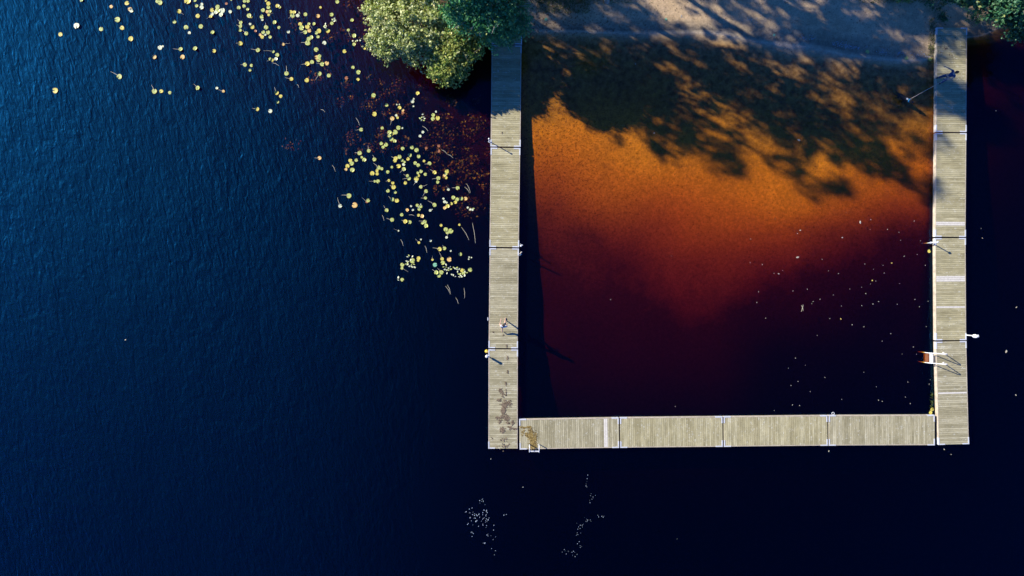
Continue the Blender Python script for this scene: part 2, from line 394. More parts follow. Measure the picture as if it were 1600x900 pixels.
# bank soil under the trees, mud on the deep bed
zh = t.math('ADD', sx.outputs['Z'], t.math('MULTIPLY', t.math('SUBTRACT', n2, 0.5), 0.5))
soil = t.mix((0.10, 0.075, 0.045), (0.06, 0.085, 0.03), t.ramp(n2, [(0.45, 0.0), (0.6, 1.0)]))
c = t.mix(sand, soil, t.ramp(zh, [(0.42, 0.0), (0.56, 1.0)]))
left = t.math('MULTIPLY', t.ramp(t.math('MULTIPLY', sx.outputs['X'], -1.0), [(0.0, 0.0), (1.0, 1.0)]), 1.0)
c = t.mix(c, (0.09, 0.06, 0.04), t.math('MULTIPLY', left, 0.93))
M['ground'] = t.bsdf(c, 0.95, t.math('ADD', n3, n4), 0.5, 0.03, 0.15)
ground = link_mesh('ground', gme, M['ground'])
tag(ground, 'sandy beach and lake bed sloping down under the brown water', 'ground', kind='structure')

# ------------------------------------------------------------------ lake water: one closed body
t = NT('lake_water')
sxp = t.n('SeparateXYZ'); t.l(t.pos(), sxp.inputs[0])
# wind reaches the open lake; the water inside the pier lies calm
def rng_node(v, a, b):
    m = t.n('MapRange', interpolation_type='SMOOTHSTEP'); m.inputs['From Min'].default_value = a; m.inputs['From Max'].default_value = b
    t.l(v, m.inputs['Value']); return m.outputs[0]
open_l = rng_node(sxp.outputs['X'], 1.0, -12.0)
ruff_sheen = rng_node(sxp.outputs['X'], 4.0, -20.0)      # wind roughness, with extra blue sheen put in towards the left
top_dim = t.n('MapRange'); t.l(sxp.outputs['Y'], top_dim.inputs['Value'])      # sheen and ripples turned down towards the top to dim the upper left
for k_, v_ in (('From Min', 26.0), ('From Max', 2.0), ('To Min', 0.40), ('To Max', 1.0)): top_dim.inputs[k_].default_value = v_
ruff_sheen = t.math('MULTIPLY', ruff_sheen, top_dim.outputs[0])
open_l = t.math('MULTIPLY', open_l, t.math('ADD', 0.35, t.math('MULTIPLY', top_dim.outputs[0], 0.65)))
gust = t.ramp(t.noise(t.pos((0.05, 0.03, 1)), 1.0, 3, 0.6), [(0.32, 0.40), (0.68, 1.0)])
amp = t.math('ADD', t.math('MULTIPLY', t.math('MULTIPLY', open_l, 1.0), gust), 0.16)
w1 = t.noise(t.pos((2.9, 1.05, 1), R(-16)), 1.0, 2.5, 0.55, 0.6)
w2 = t.noise(t.pos((5.0, 1.9, 1), R(-30)), 1.0, 2, 0.5, 0.3)
w3 = t.noise(t.pos((0.5, 0.22, 1), R(-24)), 1.0, 2, 0.5, 0.3)
hgt = t.math('ADD', t.math('ADD', t.math('MULTIPLY', w1, 1.0), t.math('MULTIPLY', w2, 0.35)), t.math('MULTIPLY', w3, 1.4))
hgt = t.math('MULTIPLY', hgt, amp)
bp = t.n('Bump'); bp.inputs['Strength'].default_value = 1.0; bp.inputs['Distance'].default_value = 0.072
t.l(hgt, bp.inputs['Height'])
fr = t.n('Fresnel'); fr.inputs['IOR'].default_value = 1.36; t.l(bp.outputs[0], fr.inputs['Normal'])
gl = t.n('BsdfGlossy'); gl.inputs['Roughness'].default_value = 0.06; gl.inputs['Color'].default_value = (0.12, 0.42, 1, 1)
t.l(bp.outputs[0], gl.inputs['Normal'])
g2 = t.n('BsdfGlossy'); g2.inputs['Roughness'].default_value = 0.46; g2.inputs['Color'].default_value = (0.02, 0.36, 1, 1)  # blue sheen put into the glossy tint
t.l(bp.outputs[0], g2.inputs['Normal'])
gm = t.n('MixShader'); t.l(t.math('ADD', 0.30, t.math('MULTIPLY', ruff_sheen, 0.50)), gm.inputs[0])
t.l(gl.outputs[0], gm.inputs[1]); t.l(g2.outputs[0], gm.inputs[2])
tr = t.n('BsdfTransparent'); tr.inputs[0].default_value = (0.97, 0.97, 0.97, 1)
front = t.math('SUBTRACT', 1.0, t.n('NewGeometry').outputs['Backfacing'])
mx = t.n('MixShader'); t.l(t.math('MULTIPLY', t.math('MULTIPLY', fr.outputs[0], t.math('ADD', 1.30, t.math('MULTIPLY', ruff_sheen, 0.72))), front, True), mx.inputs[0]); t.l(tr.outputs[0], mx.inputs[1]); t.l(gm.outputs[0], mx.inputs[2])
t.l(mx.outputs[0], t.out.inputs['Surface'])
va = t.n('VolumeAbsorption'); 
# absorption per metre = density * (1 - colour)
AB = (0.80, 1.95, 7.0); D_ = 8.0
va.inputs['Color'].default_value = (1 - AB[0]/D_, 1 - AB[1]/D_, 1 - AB[2]/D_, 1); va.inputs['Density'].default_value = D_
t.l(va.outputs[0], t.out.inputs['Volume'])
M['water'] = t.m; t.m.volume_sampling if False else None
wb = MB(); wb.box((0, 0, -3.0), (880, 880, 6.0))
water = wb.build('water', M['water'])
tag(water, 'dark tea-coloured lake water, rippled on the open side and calm inside the pier', 'water', kind='structure')

# ------------------------------------------------------------------ trees
def leaves_np(rg, C, Nn, size, asp=0.55):
    n = len(C)
    q = rg.normal(size=(n, 3)); q /= np.linalg.norm(q, axis=1)[:, None]
    nrm = Nn * 1.0 + q * 1.1; nrm /= np.linalg.norm(nrm, axis=1)[:, None]
    a = rg.normal(size=(n, 3)); u = np.cross(nrm, a); u /= np.linalg.norm(u, axis=1)[:, None]
    v = np.cross(nrm, u)
    s = (size * rg.uniform(0.6, 1.35, n))[:, None]
    fold = nrm * s * 0.12
    V = np.stack([C - u*s, C - v*s*asp + fold, C + u*s, C + v*s*asp + fold], 1)
    F = np.arange(n*4).reshape(n, 4)
    return V.reshape(-1, 3), F
def crown_points(rg, blobs, dens, clump_r, per):
    Cs, Ns = [], []
    for (c, r, k) in blobs:
        c = np.array(c, float); r = np.array(r, float)
        nc = int(k)
        d = rg.normal(size=(nc, 3)); d /= np.linalg.norm(d, axis=1)[:, None]
        d[:, 2] = np.where(d[:, 2] < -0.35, -d[:, 2], d[:, 2])
        rad = rg.uniform(0.35, 1.0, nc)**0.5 * rg.uniform(0.82, 1.08, nc)
        cc = c + d * r * rad[:, None]
        for j in range(nc):
            cr = clump_r * rg.uniform(0.6, 1.4)
            m = int(per * rg.uniform(0.5, 1.4))
            e = rg.normal(size=(m, 3)) * 0.42 * cr * np.array([1, 1, 0.7])
            Cs.append(cc[j] + e)
            nn = e / (np.linalg.norm(e, axis=1)[:, None] + 1e-6) * 0.5 + d[j] * 0.5 + np.array([0, 0, 0.5])
            Ns.append(nn)
    return np.concatenate(Cs), np.concatenate(Ns)
def make_tree(name, label, cat, base, blobs, leaf, size, seed, clump_r=0.45, per=34, bark='bark', group=None, r0=0.16, stems=1):
    """base plan px; blobs: (px, py, z, rx, ry, rz, clumps) in plan px + metres"""
    rg = np.random.default_rng(seed); rnd = random.Random(seed)
    b = G(base[0], base[1], gz(*base) - 0.05)
    root = empty(name, b)
    tag(root, label, cat, group)
    bl = [((G(px, py).x - b.x, G(px, py).y - b.y, z - b.z), (rx, ry, rz), k) for px, py, z, rx, ry, rz, k in blobs]
    C, Nn = crown_points(rg, bl, 1, clump_r, per)
    V, F = leaves_np(rg, C, Nn, size)
    link_mesh('crown', np_mesh('crown', V, F), M[leaf], root)
    tk = MB(); lb = MB(); top = max(z for (c, r, k) in bl for z in [c[2]])
    cx = sum(c[0]*k for c, r, k in bl)/sum(k for c, r, k in bl); cyy = sum(c[1]*k for c, r, k in bl)/sum(k for c, r, k in bl)
    pts = []; rr = []
    for i in range(7):
        f = i/6
        pts.append((cx*f*f + 0.1*math.sin(i*2.1+seed), cyy*f*f + 0.1*math.cos(i*1.7+seed), top*0.95*f)); rr.append(r0*(1 - 0.8*f) + 0.02)
    tk.tube(pts, rr, 9).build('trunk', M[bark], root, smooth=True)
    for c, r, k in bl:
        for j in range(max(3, int(k/22))):
            f = rnd.uniform(0.35, 0.9); ip = Vector(pts[int(f*6)])
            a = rnd.uniform(0, 6.28); q = rnd.uniform(0.4, 0.85)
            e = Vector((c[0] + math.cos(a)*r[0]*q, c[1] + math.sin(a)*r[1]*q, c[2] + rnd.uniform(-.3, .7)*r[2]))
            m_ = (ip + e)/2 + Vector((rnd.uniform(-.2, .2), rnd.uniform(-.2, .2), rnd.uniform(0, .5)))
            q0 = r0*0.30
            lb.tube([ip, m_, e], [q0, q0*0.6, 0.012], 6)
            for _ in range(3):
                e2 = e + Vector((rnd.uniform(-.9, .9), rnd.uniform(-.9, .9), rnd.uniform(-.1, .7)))
                lb.tube([m_.lerp(e, rnd.uniform(.3, .9)), e2], [0.022, 0.006], 4)
    lb.build('limbs', M[bark], root, smooth=True)
    return root

# the bushes and trees you see in the picture
def S(px, py, z, rx, ry, rz, k):
    """blob given where it is SEEN in the photo; converted to plan"""
    w = W(px, py, z); return (800 + w.x*20, 450 - w.y*20, z, rx, ry, rz, k)
make_tree('willow_tree', 'broad pale grey-green willow crown at the top, left of the pier', 'tree', (668, 18),
  [S(640, 30, 2.61, 3.0, 2.7, 1.52, 330), S(612, 62, 1.93, 1.9, 1.7, 1.12, 170), S(664, 82, 1.70, 1.7, 1.3, 1.04, 140),
   S(600, 10, 2.38, 1.6, 2.2, 1.20, 160), S(690, 5, 3.06, 2.3, 1.8, 1.36, 180), S(650, -50, 3.06, 3.2, 2.4, 1.52, 180), S(690, 60, 2.16, 1.6, 1.6, 1.04, 110)],
  'willow', 0.11, 11, 0.40, 30)
make_tree('alder_tree', 'small green and yellow alder leaning out over the water, left of the pier', 'tree', (712, 30),
  [S(712, 80, 2.38, 1.8, 1.5, 1.12, 200), S(700, 112, 1.70, 1.7, 1.05, 0.96, 170), S(735, 70, 2.05, 1.2, 1.2, 0.88, 110), S(722, 45, 2.73, 1.5, 1.5, 1.04, 130)],
  'alder', 0.11, 12, 0.40, 20)
make_tree('birch_tree', 'dark green birch hanging over the shore end of the left pier', 'tree', (752, 18),
  [S(762, 15, 4.68, 2.4, 2.2, 1.6, 260), S(797, 32, 3.90, 1.6, 1.7, 1.3, 150), S(730, 20, 4.99, 1.9, 1.6, 1.4, 150), S(778, 58, 3.43, 1.4, 0.9, 1.0, 70), S(780, -40, 5.62, 2.5, 2.0, 1.8, 150)],
  'birch_near', 0.10, 13, 0.42, 26, 'birchbark')
make_tree('maple_tree', 'dark green broadleaf tree in the top right corner beyond the right pier', 'tree', (1585, -25),
  [S(1590, -5, 4.6, 2.6, 2.2, 1.7, 330), S(1545, -12, 4.2, 2.2, 1.3, 1.5, 200), S(1600, 35, 3.6, 1.5, 1.2, 1.1, 130), S(1650, 20, 4.6, 2.2, 2.4, 1.7, 200), S(1502, -12, 3.4, 1.4, 0.8, 1.0, 80)],
  'oak', 0.125, 14, 0.48, 34)
# trees on the bank above the picture: they throw the dappled shade and the dark reflections
shade = [
 # plan px, plan py, top, radius, clumps
 (640, -12, 14.0, 2.6, 108, 'tall birch on the bank behind the willow'),
 (742, -18, 15.2, 2.7, 125, 'tallest birch on the bank behind the left pier'),
 (700, -95, 15.0, 3.0, 110, 'second-row birch on the bank, behind the tallest birch'),
 (852, -22, 14.2, 2.6, 125, 'slender birch on the bank right of the left pier'),
 (948, 2, 14.6, 2.1, 120, 'birch at the water edge above the left half of the beach'),
 (905, -95, 15.5, 3.2, 150, 'second-row birch above the left half of the beach'),
 (1060, -80, 13.5, 2.7, 165, 'birch on the bank above the middle of the beach'),
 (1190, -120, 13.0, 2.8, 120, 'birch on the bank above the right half of the beach'),
 (560, -100, 13.0, 3.0, 120, 'birch on the bank above the lily pads'),
 (500, -175, 14.0, 2.9, 150, 'far birch on the bank, above the pads left of the willow'),
 (592, -190, 14.5, 2.9, 150, 'back-row birch on the bank behind the willow'),
 (812, -185, 14.0, 2.8, 150, 'back-row birch on the bank, straight above the left pier'),
 (900, -200, 14.5, 2.9, 150, 'back-row birch on the bank above the black reflection'),
 (1000, -190, 14.0, 2.8, 140, 'back-row birch on the bank above the middle of the beach'),
 (1105, -62, 12.0, 2.2, 110, 'birch on the bank, between the middle of the beach and the right pier'),
 (1135, -165, 13.5, 2.6, 130, 'back-row birch on the bank, right of the middle of the beach'),
 (1600, -95, 9.5, 3.0, 160, 'birch on the bank behind the maple'),
]
for i, (px, py, top, r, k, lab) in enumerate(shade):
    rg = random.Random(50 + i); bl = []
    nb = 5
    for j in range(nb):
        f = j/(nb-1); z = top*(0.48 + 0.46*f)
        rr = r*(1.0 - 0.45*abs(f-0.35)*1.4)
        bl.append((px + rg.uniform(-14, 14), py + rg.uniform(-12, 12), z, rr, rr, top*0.085, int(k/nb*(1.2 - 0.5*f))))
    make_tree('birch_tree', lab, 'tree', (px, py if gz(px, py) > 0.02 else py - 40), bl, 'birch', 0.17, 100 + i, 0.62, 26, 'birchbark', 'birches along the bank', 0.2)

# low shrubs at the foot of the bank
def shrub(px, py, r, h, leaf, seed, label, k=30):
    z = max(0, gz(px, py))
    make_tree('shrub', label, 'shrub', (px, py), [(px, py, z + h*0.55, r, r, h*0.45, k)], leaf, 0.07, seed, 0.22, 22, 'twig', None, 0.03)
shrub(1518, 30, 0.7, 0.6, 'oak', 301, 'low green shrub just past the shore end of the right pier', 26)
shrub(1468, 32, 0.45, 0.4, 'oak', 302, 'small dark green tuft left of the right pier shore end', 14)
shrub(1452, 8, 0.8, 0.6, 'oak', 303, 'low green shrub at the top edge, left of the right pier', 22)
shrub(1405, -6, 1.1, 0.7, 'alder', 304, 'yellow-green shrub at the top edge of the beach', 36)

# ------------------------------------------------------------------ grass and weeds
def blades(name, regions, n, h, mat, label, seed, lean=0.5, w=0.02):
    rg = np.random.default_rng(seed)
    P = []
    for (x0, y0, x1, y1, wt) in regions:
        m = int(n*wt); P.append(np.stack([rg.uniform(x0, x1, m), rg.uniform(y0, y1, m)], 1))
    P = np.concatenate(P)
    z = ground_z(P[:, 0], P[:, 1]); ok = z > -0.04; P = P[ok]; z = z[ok]; m = len(P)
    B = np.stack([(P[:, 0]-800)/20, (450-P[:, 1])/20, z - 0.01], 1)
    a = rg.uniform(0, 6.28, m); hh = h*rg.uniform(0.4, 1.2, m)
    dx = np.stack([np.cos(a)*w, np.sin(a)*w, 0*a], 1); b2 = rg.uniform(0, 6.28, m); L = lean*hh*rg.uniform(0.2, 1, m)
    T = B + np.stack([np.cos(b2)*L, np.sin(b2)*L, hh], 1)
    Mi = B*0.5 + T*0.5 + np.array([0, 0, 0.12])*hh[:, None]
    V = np.stack([B - dx, B + dx, Mi + dx*0.8, T, Mi - dx*0.8], 1).reshape(-1, 3)
    i = np.arange(m)*5
    F = np.concatenate([np.stack([i, i+1, i+2, i+4], 1), np.stack([i+4, i+2, i+3, i+3], 1)[:, :4]])
    me = bpy.data.meshes.new(name)
    faces = [tuple(f) for f in F[:m]] + [tuple(f[:3]) for f in F[m:]]
    me.from_pydata(V.tolist(), [], faces); me.update()
    o = link_mesh(name, me, M[mat]); tag(o, label, 'grass', kind='stuff'); return o
blades('grass', [(815, -40, 990, 8, .40), (840, 0, 920, 22, .12), (1340, -30, 1470, 8, .24), (1449, 30, 1461, 100, .05), (1515, 0, 1640, 40, .14), (600, -60, 760, 50, .3)],
       6500, 0.20, 'grass', 'short grass along the top of the beach and bank', 5, 0.9, 0.018)
blades('grass', [(-400, -400, 1900, -60, 1.0)], 9000, 0.35, 'grass', 'rough grass under the trees on the bank', 6, 0.8, 0.05)

# weeds standing under the surface left of the pier
rg = np.random.default_rng(21)
cl = []
for _ in range(135):
    if rg.random() < 0.62: x = rg.normal(600, 62); y = rg.uniform(-10, 235)
    else: x = rg.normal(725, 30); y = rg.uniform(150, 330)
    if x > 762 or x < 440: continue
    cl.append((x, y, rg.uniform(4, 15)))
C = []
for x, y, s in cl:
    gzv = gz(x, y)
    if gzv > -0.2: continue
    m = int(4 + s*3.2)
    e = rg.normal(size=(m, 2))*s*0.5
    zz = np.maximum(gzv + 0.03, -rg.uniform(0.12, 0.75, m))
    C.append(np.stack([(x + e[:, 0]-800)/20, (450-y-e[:, 1])/20, zz], 1))
C = np.concatenate(C)
Vv, Ff = leaves_np(rg, C, np.tile([0, 0, 1.6], (len(C), 1)), 0.10, 0.5)
o = link_mesh('water_weed', np_mesh('water_weed', Vv, Ff), M['weed'])
tag(o, 'reddish brown weed showing under the surface between the lily pads and the left pier', 'weed', kind='stuff')

# ------------------------------------------------------------------ pier sections
DECK = 0.38
def pier_section(p0, p1, wpx, label, boards=(), flip=None, brackets=(1, 1, 1, 1), mat='wood', gap=0.10, extra_label=None):
    """p0, p1: centres of the two ends as seen in the photo"""
    a = W(p0[0], p0[1], DECK); b = W(p1[0], p1[1], DECK)
    dv = (b - a); dv.z = 0; L = dv.length - gap; mid = (a + b)/2
    rz = math.atan2(dv.y, dv.x) - math.pi/2          # local y runs along the section, local x across
    w = wpx/20.0*(CAM_H - DECK)/CAM_H
    root = empty('pier_section', (mid.x, mid.y, 0), rz)
    tag(root, label, 'pier', 'sections of the bathing pier')
    rg = random.Random(int(p0[0]*7 + p0[1]*13))
    pw = 0.145; n = int(L/pw); pw = L/n
    skip = {int((0.5 + s/L)*n) for s, _ in boards}
    dk = MB(); wb_ = [MB() for _ in boards]
    for i in range(n):
        y = -L/2 + pw*(i + 0.5)
        hit = next((j for j, (s, wd) in enumerate(boards) if abs(y - s) < wd/2 + 1e-3), None)
        tgt = dk if hit is None else wb_[hit]
        tgt.box((rg.uniform(-.006, .006), y, DECK - 0.02 + rg.uniform(-.003, .003)), (w - 0.14, pw - rg.uniform(0.010, 0.020), 0.036))
    dk.build('deck', M[mat], root)
    for m_ in wb_:
        if m_.v: m_.build('new_board', M['new_board'], root)
    for sx_ in (-1, 1):
        MB().box((sx_*(w/2 - 0.033), 0, DECK - 0.17), (0.062, L, 0.33)).build('edge_beam', M['edge'], root, bevel=0.008)
    fr_ = MB()
    for sy_ in (-1, 1): fr_.box((0, sy_*(L/2 - 0.03), DECK - 0.16), (w - 0.14, 0.055, 0.22))
    for sx_ in (-0.3, 0.3): fr_.box((sx_*w, 0, DECK - 0.15), (0.07, L - 0.14, 0.18))
    fr_.build('frame', M['post'], root)
    for k in range(3):
        MB().box((0, (k - 1)*L*0.36, 0.02), (w - 0.3, L*0.2, 0.42)).build('float', M['float'], root, bevel=0.04)
    i = 0
    for sy_ in (-1, 1):
        for sx_ in (-1, 1):
            if brackets[i]:
                q = MB(); la = 0.55; lb_ = 0.42; wd = 0.085
                q.box((sx_*(w/2 - wd/2 + 0.012), sy_*(L/2 - la/2), DECK + 0.006), (wd, la, 0.014))
                q.box((sx_*(w/2 - wd - lb_/2), sy_*(L/2 - wd/2), DECK + 0.006), (lb_, wd, 0.012))
                q.box((sx_*(w/2 + 0.008), sy_*(L/2 - la/2), DECK - 0.10), (0.012, la, 0.20))
                q.build('corner_bracket', M['galv'], root)
            i += 1
    return root
LEFT = 'left arm of the pier'
pier_section((792.6, 22), (791.8, 70), 47, 'short shaded ramp joining the left pier arm to the bank under the birch', brackets=(0, 0, 1, 1))
pier_section((791.6, 70), (789.9, 230), 46.5, 'left pier section half shaded by the trees', brackets=(1, 1, 1, 1))
pier_section((789.9, 230), (787.8, 387), 45.8, 'clean sunlit left pier section between the pole with the long shadow and the open joint')
pier_section((787.8, 387), (786.2, 545), 45.3, 'left pier section with the walking person on it', mat='wood_grey')
pier_section((786.2, 545), (786.0, 702), 45.6, 'end section of the left pier arm, stained with brown wet marks', brackets=(1, 1, 0, 1), mat='wood_grey')
a0 = 20.0
pier_section((810.5, 678.6), (968, 676), 47, 'lowest pier arm section with one white board and the small swim ladder', boards=(((946.5 - 889)/20, 0.27),), mat='wood_grey')
pier_section((968, 676), (1130, 674.4), 47, 'lowest pier arm section right of the one with the white board')
pier_section((1130, 674.4), (1294, 672.6), 47, 'lowest pier arm section left of the white mooring ring')
pier_section((1294, 672.6), (1461.5, 672.0), 47, 'lowest pier arm section that meets the right arm, white mooring ring at its corner', mat='wood_grey')
pier_section((1487.2, 42), (1486.2, 207), 47.5, 'right pier section at the beach with the person holding the leash', brackets=(1, 1, 1, 1))
pier_section((1486.2, 207), (1485.0, 371), 47.5, 'right pier section with one white board and a blurred tree shadow', boards=(((207 + 82 - 229)/20.0, 0.20),))
pier_section((1485.0, 371), (1486.0, 532.5), 47.5, 'right pier section with two white boards', boards=(((371 + 81 - 424)/20.0, 0.15), ((371 + 81 - 467)/20.0, 0.42)))
pier_section((1486.0, 532.5), (1490.3, 695.5), 47.5, 'end section of the right pier arm with the big swim ladder', boards=(((532.5 + 81.5 - 613.5)/20.0, 0.18),), mat='wood_grey')

# ------------------------------------------------------------------ ladders
def pipe(pts, r=0.03, seg=8): return MB().tube(pts, r, seg)
# big swim ladder, right arm: two hand hoops, white landing, rusty treads going down
lad = empty('swim_ladder', W(1457, 559.3, DECK)); tag(lad, 'white swim ladder with two tall hand hoops and rusty treads on the right pier', 'ladder')
o3 = lad.location.copy()
for ypx in (551.6, 567.2):
    A = W(1453.5, ypx, DECK) - o3; B = W(1474, ypx, DECK) - o3
    hz = 0.93
    pts = [A + Vector((-0.28, 0, -1.1)), A + Vector((-0.10, 0, -0.05)), A + Vector((0, 0, 0.06)), A + Vector((0.30, 0, 0.50)), A.lerp(B, .55) + Vector((0, 0, hz-.05)), A.lerp(B, .66) + Vector((0, 0, hz)), A.lerp(B, .76) + Vector((0, 0, hz-.06)), B + Vector((0, 0, 0.02))]
    pipe(pts, 0.032).build('hand_rail', M['white'], lad, smooth=True)
    MB().tube([B, B + Vector((0, 0, 0.02))], 0.08, 12).build('foot_plate', M['white'], lad)
mid = W(1454.8, 559.4, DECK) - o3
MB().box((mid.x, mid.y, 0.035), (0.26, 0.74, 0.05)).build('landing', M['white'], lad, bevel=0.008)
for k in range(3):
    c_ = W(1449.5 - k*2.2, 559.4, 0.2 - 0.2*k) - o3
    MB().box((c_.x, c_.y, c_.z), (0.16, 0.72, 0.035)).build('tread', M['rust'], lad, bevel=0.006)
# small swim ladder, bottom arm
lad = empty('swim_ladder', W(834.8, 699, DECK)); tag(lad, 'small white swim ladder at the lower left corner of the pier', 'ladder')
o3 = lad.location.copy()
for xpx in (827.3, 842.2):
    A = W(xpx, 694, DECK) - o3; B = W(xpx, 704.5, DECK) - o3
    pipe([A, A + Vector((0, 0, .30)), A.lerp(B, .12) + Vector((0, 0, .40)), A.lerp(B, .5) + Vector((0, 0, .43)), B + Vector((0, 0, .38)), B + Vector((0, -.06, .2)), B + Vector((0, -.06, -1.5))], 0.035).build('hand_rail', M['galv'], lad, smooth=True)
for k in range(5):
    y = (W(0, 704.5, DECK) - o3).y - .06
    MB().box((0, y, -0.12 - 0.3*k), (0.72, 0.09, 0.035)).build('tread', M['galv'], lad, bevel=0.006)

# ------------------------------------------------------------------ mooring poles and fittings
def pole(px, py, h, label, z0=-1.6, cap='white', collar_dx=0.12, r=0.035, lean=(0, 0), cat='pole', mat='galv'):
    w = W(px, py, DECK)
    root = empty('mooring_pole', (w.x, w.y, 0)); tag(root, label, cat)
    top = DECK + h
    MB().tube([(0, 0, z0), (lean[0]*.2, lean[1]*.2, 0.2), (lean[0], lean[1], top)], r, 10).build('pole', M[mat], root, smooth=True)
    if cap: MB().ball((lean[0], lean[1], top + 0.02), (r*1.9, r*1.9, 0.05)).build('cap', M[cap], root, smooth=True)
    q = MB(); q.torus((0, 0, DECK - 0.03), 0.075, 0.016, 16, 6); q.box((collar_dx, 0, DECK - 0.03), (abs(collar_dx)*1.2, 0.06, 0.03))
    q.build('guide_ring', M['galv'], root, smooth=False)
    return root
pole(764.6, 221.0, 0.93, 'white-capped steel pole on the outer side of the left pier arm, near the shade')
r_ = pole(1455.0, 379.2, 0.80, 'steel pole on the inner side of the right pier arm, yellow leaf below it')
MB().box((0.22, 0.0, DECK + 0.02), (0.34, 0.12, 0.03)).build('arm_bracket', M['white'], r_)
MB().box((0, 0, DECK + 0.80), (0.16, 0.10, 0.06), 0.5).build('head', M['galv'], r_)
pole(812.9, 382.8, 0.32, 'short pole with a tilted white cap at the open joint of the left arm', lean=(0.06, -0.10), cap='white')
pole(811.6, 397.5, 0.80, 'brown leaning wooden pole at the inner side of the left arm', cap=None, lean=(0.16, 0.14), mat='post', r=0.05)
r_ = pole(761.0, 555.8, 0.56, 'white box-headed pole on the outer left arm, just below the yellow buoy', cap=None)
MB().ball((0, 0, DECK + 0.58), (0.12, 0.12, 0.06)).build('cap', M['white'], r_, smooth=True)
MB().box((0, 0, DECK + 0.38), (0.12, 0.14, 0.32)).build('box', M['white'], r_, bevel=0.02)
w = W(760.3, 548.8, 0.05)
buoy = empty('buoy', (w.x, w.y, 0.0)); tag(buoy, 'round yellow buoy tied to the outer side of the left pier arm', 'buoy')
MB().ball((0, 0, 0.08), 0.14, 14, 8).build('float_ball', M['yellow'], buoy, smooth=True)
MB().torus((0, 0, 0.235), 0.03, 0.01, 10, 5, Matrix.Rotation(R(90), 3, 'X')).build('eye', M['galv'], buoy)
MB().tube([(0, 0, 0.25), (0.08, -0.02, 0.36), (0.20, -0.05, 0.42)], 0.01, 5).build('rope', M['leash'], buoy)
# rescue post outside the right arm
w = W(1510.6, 523.6, DECK)
rp = empty('rescue_post', (w.x, w.y, 0)); tag(rp, 'white rescue post with a bag-like throw buoy standing outside the right pier', 'rescue post')
MB().tube([(0, 0, -1.6), (0, 0, DECK + 1.12)], 0.035, 10).build('post', M['white'], rp, smooth=True)
q = MB(); q.ball((0.02, -0.02, DECK + 0.92), (0.14, 0.15, 0.30), 12, 8); q.build('throw_bag', M['white'], rp, smooth=True)
MB().box((0.03, 0, DECK + 1.16), (0.22, 0.20, 0.03), 0.2).build('cap', M['white'], rp, bevel=0.008)
MB().box((-0.03, 0, DECK - .05), (0.10, 0.07, 0.1)).build('bracket', M['galv'], rp)
# mooring ring at the lowest arm
w = W(1302, 646.3, DECK)
mr = MB().torus((0, 0, 0), 0.10, 0.018, 20, 6).build('mooring_ring', M['white'], None, smooth=True, loc=(w.x, w.y, DECK - 0.03)); tag(mr, 'white mooring ring on the inner edge of the lowest pier arm', 'ring')
w = W(762.5, 498.5, DECK)
cl_ = MB(); cl_.box((0.05, 0, 0), (0.16, 0.05, 0.04)).box((-0.01, 0, 0.02), (0.06, 0.24, 0.05)).box((0.105, 0, -0.02), (0.03, 1.7, 0.09))
o = cl_.build('cleat', M['galv'], None, bevel=0.008, loc=(w.x, w.y, DECK - 0.04)); tag(o, 'white mooring cleat on the outer edge of the left arm beside the walking person', 'cleat')

# ------------------------------------------------------------------ wet marks and dried weed on the deck
def deck_marks(name, blobs, mat, label, cat, seed, zoff=0.012, size=0.06, asp=0.6):
    rg = np.random.default_rng(seed); Cc = []
    for x, y, sx_, sy_, m in blobs:
        e = rg.normal(size=(m, 2))*[sx_, sy_]
        k = (CAM_H - DECK)/CAM_H/20
        Cc.append(np.stack([(x + e[:, 0] - 800)*k, (450 - y - e[:, 1])*k, np.full(m, DECK + zoff) + rg.uniform(0, .012, m)], 1))
    Cc = np.concatenate(Cc)
    n = len(Cc); s = size*rg.uniform(0.4, 1.5, n); a = rg.uniform(0, 6.28, n)
    u = np.stack([np.cos(a), np.sin(a), 0*a], 1)*s[:, None]; v = np.stack([-np.sin(a), np.cos(a), 0*a + 0.05], 1)*s[:, None]*asp
    V = np.stack([Cc - u, Cc - v*.9 - u*.3, Cc + u*.5 - v, Cc + u, Cc + v*.8, Cc - u*.6 + v], 1).reshape(-1, 3)
    F = np.arange(n*6).reshape(n, 6)
    o = link_mesh(name, np_mesh(name, V, F), M[mat]); tag(o, label, cat, kind='stuff'); return o
M['mud'] = mat_leaf('dried_mud', [(0, (0.10, 0.07, 0.045)), (0.6, (0.20, 0.15, 0.10)), (1, (0.28, 0.21, 0.14))], 0.0, 0.8)
M['algae'] = mat_leaf('golden_algae', [(0, (0.12, 0.08, 0.025)), (0.5, (0.26, 0.18, 0.05)), (1, (0.46, 0.34, 0.13))], 0.1, 0.8)
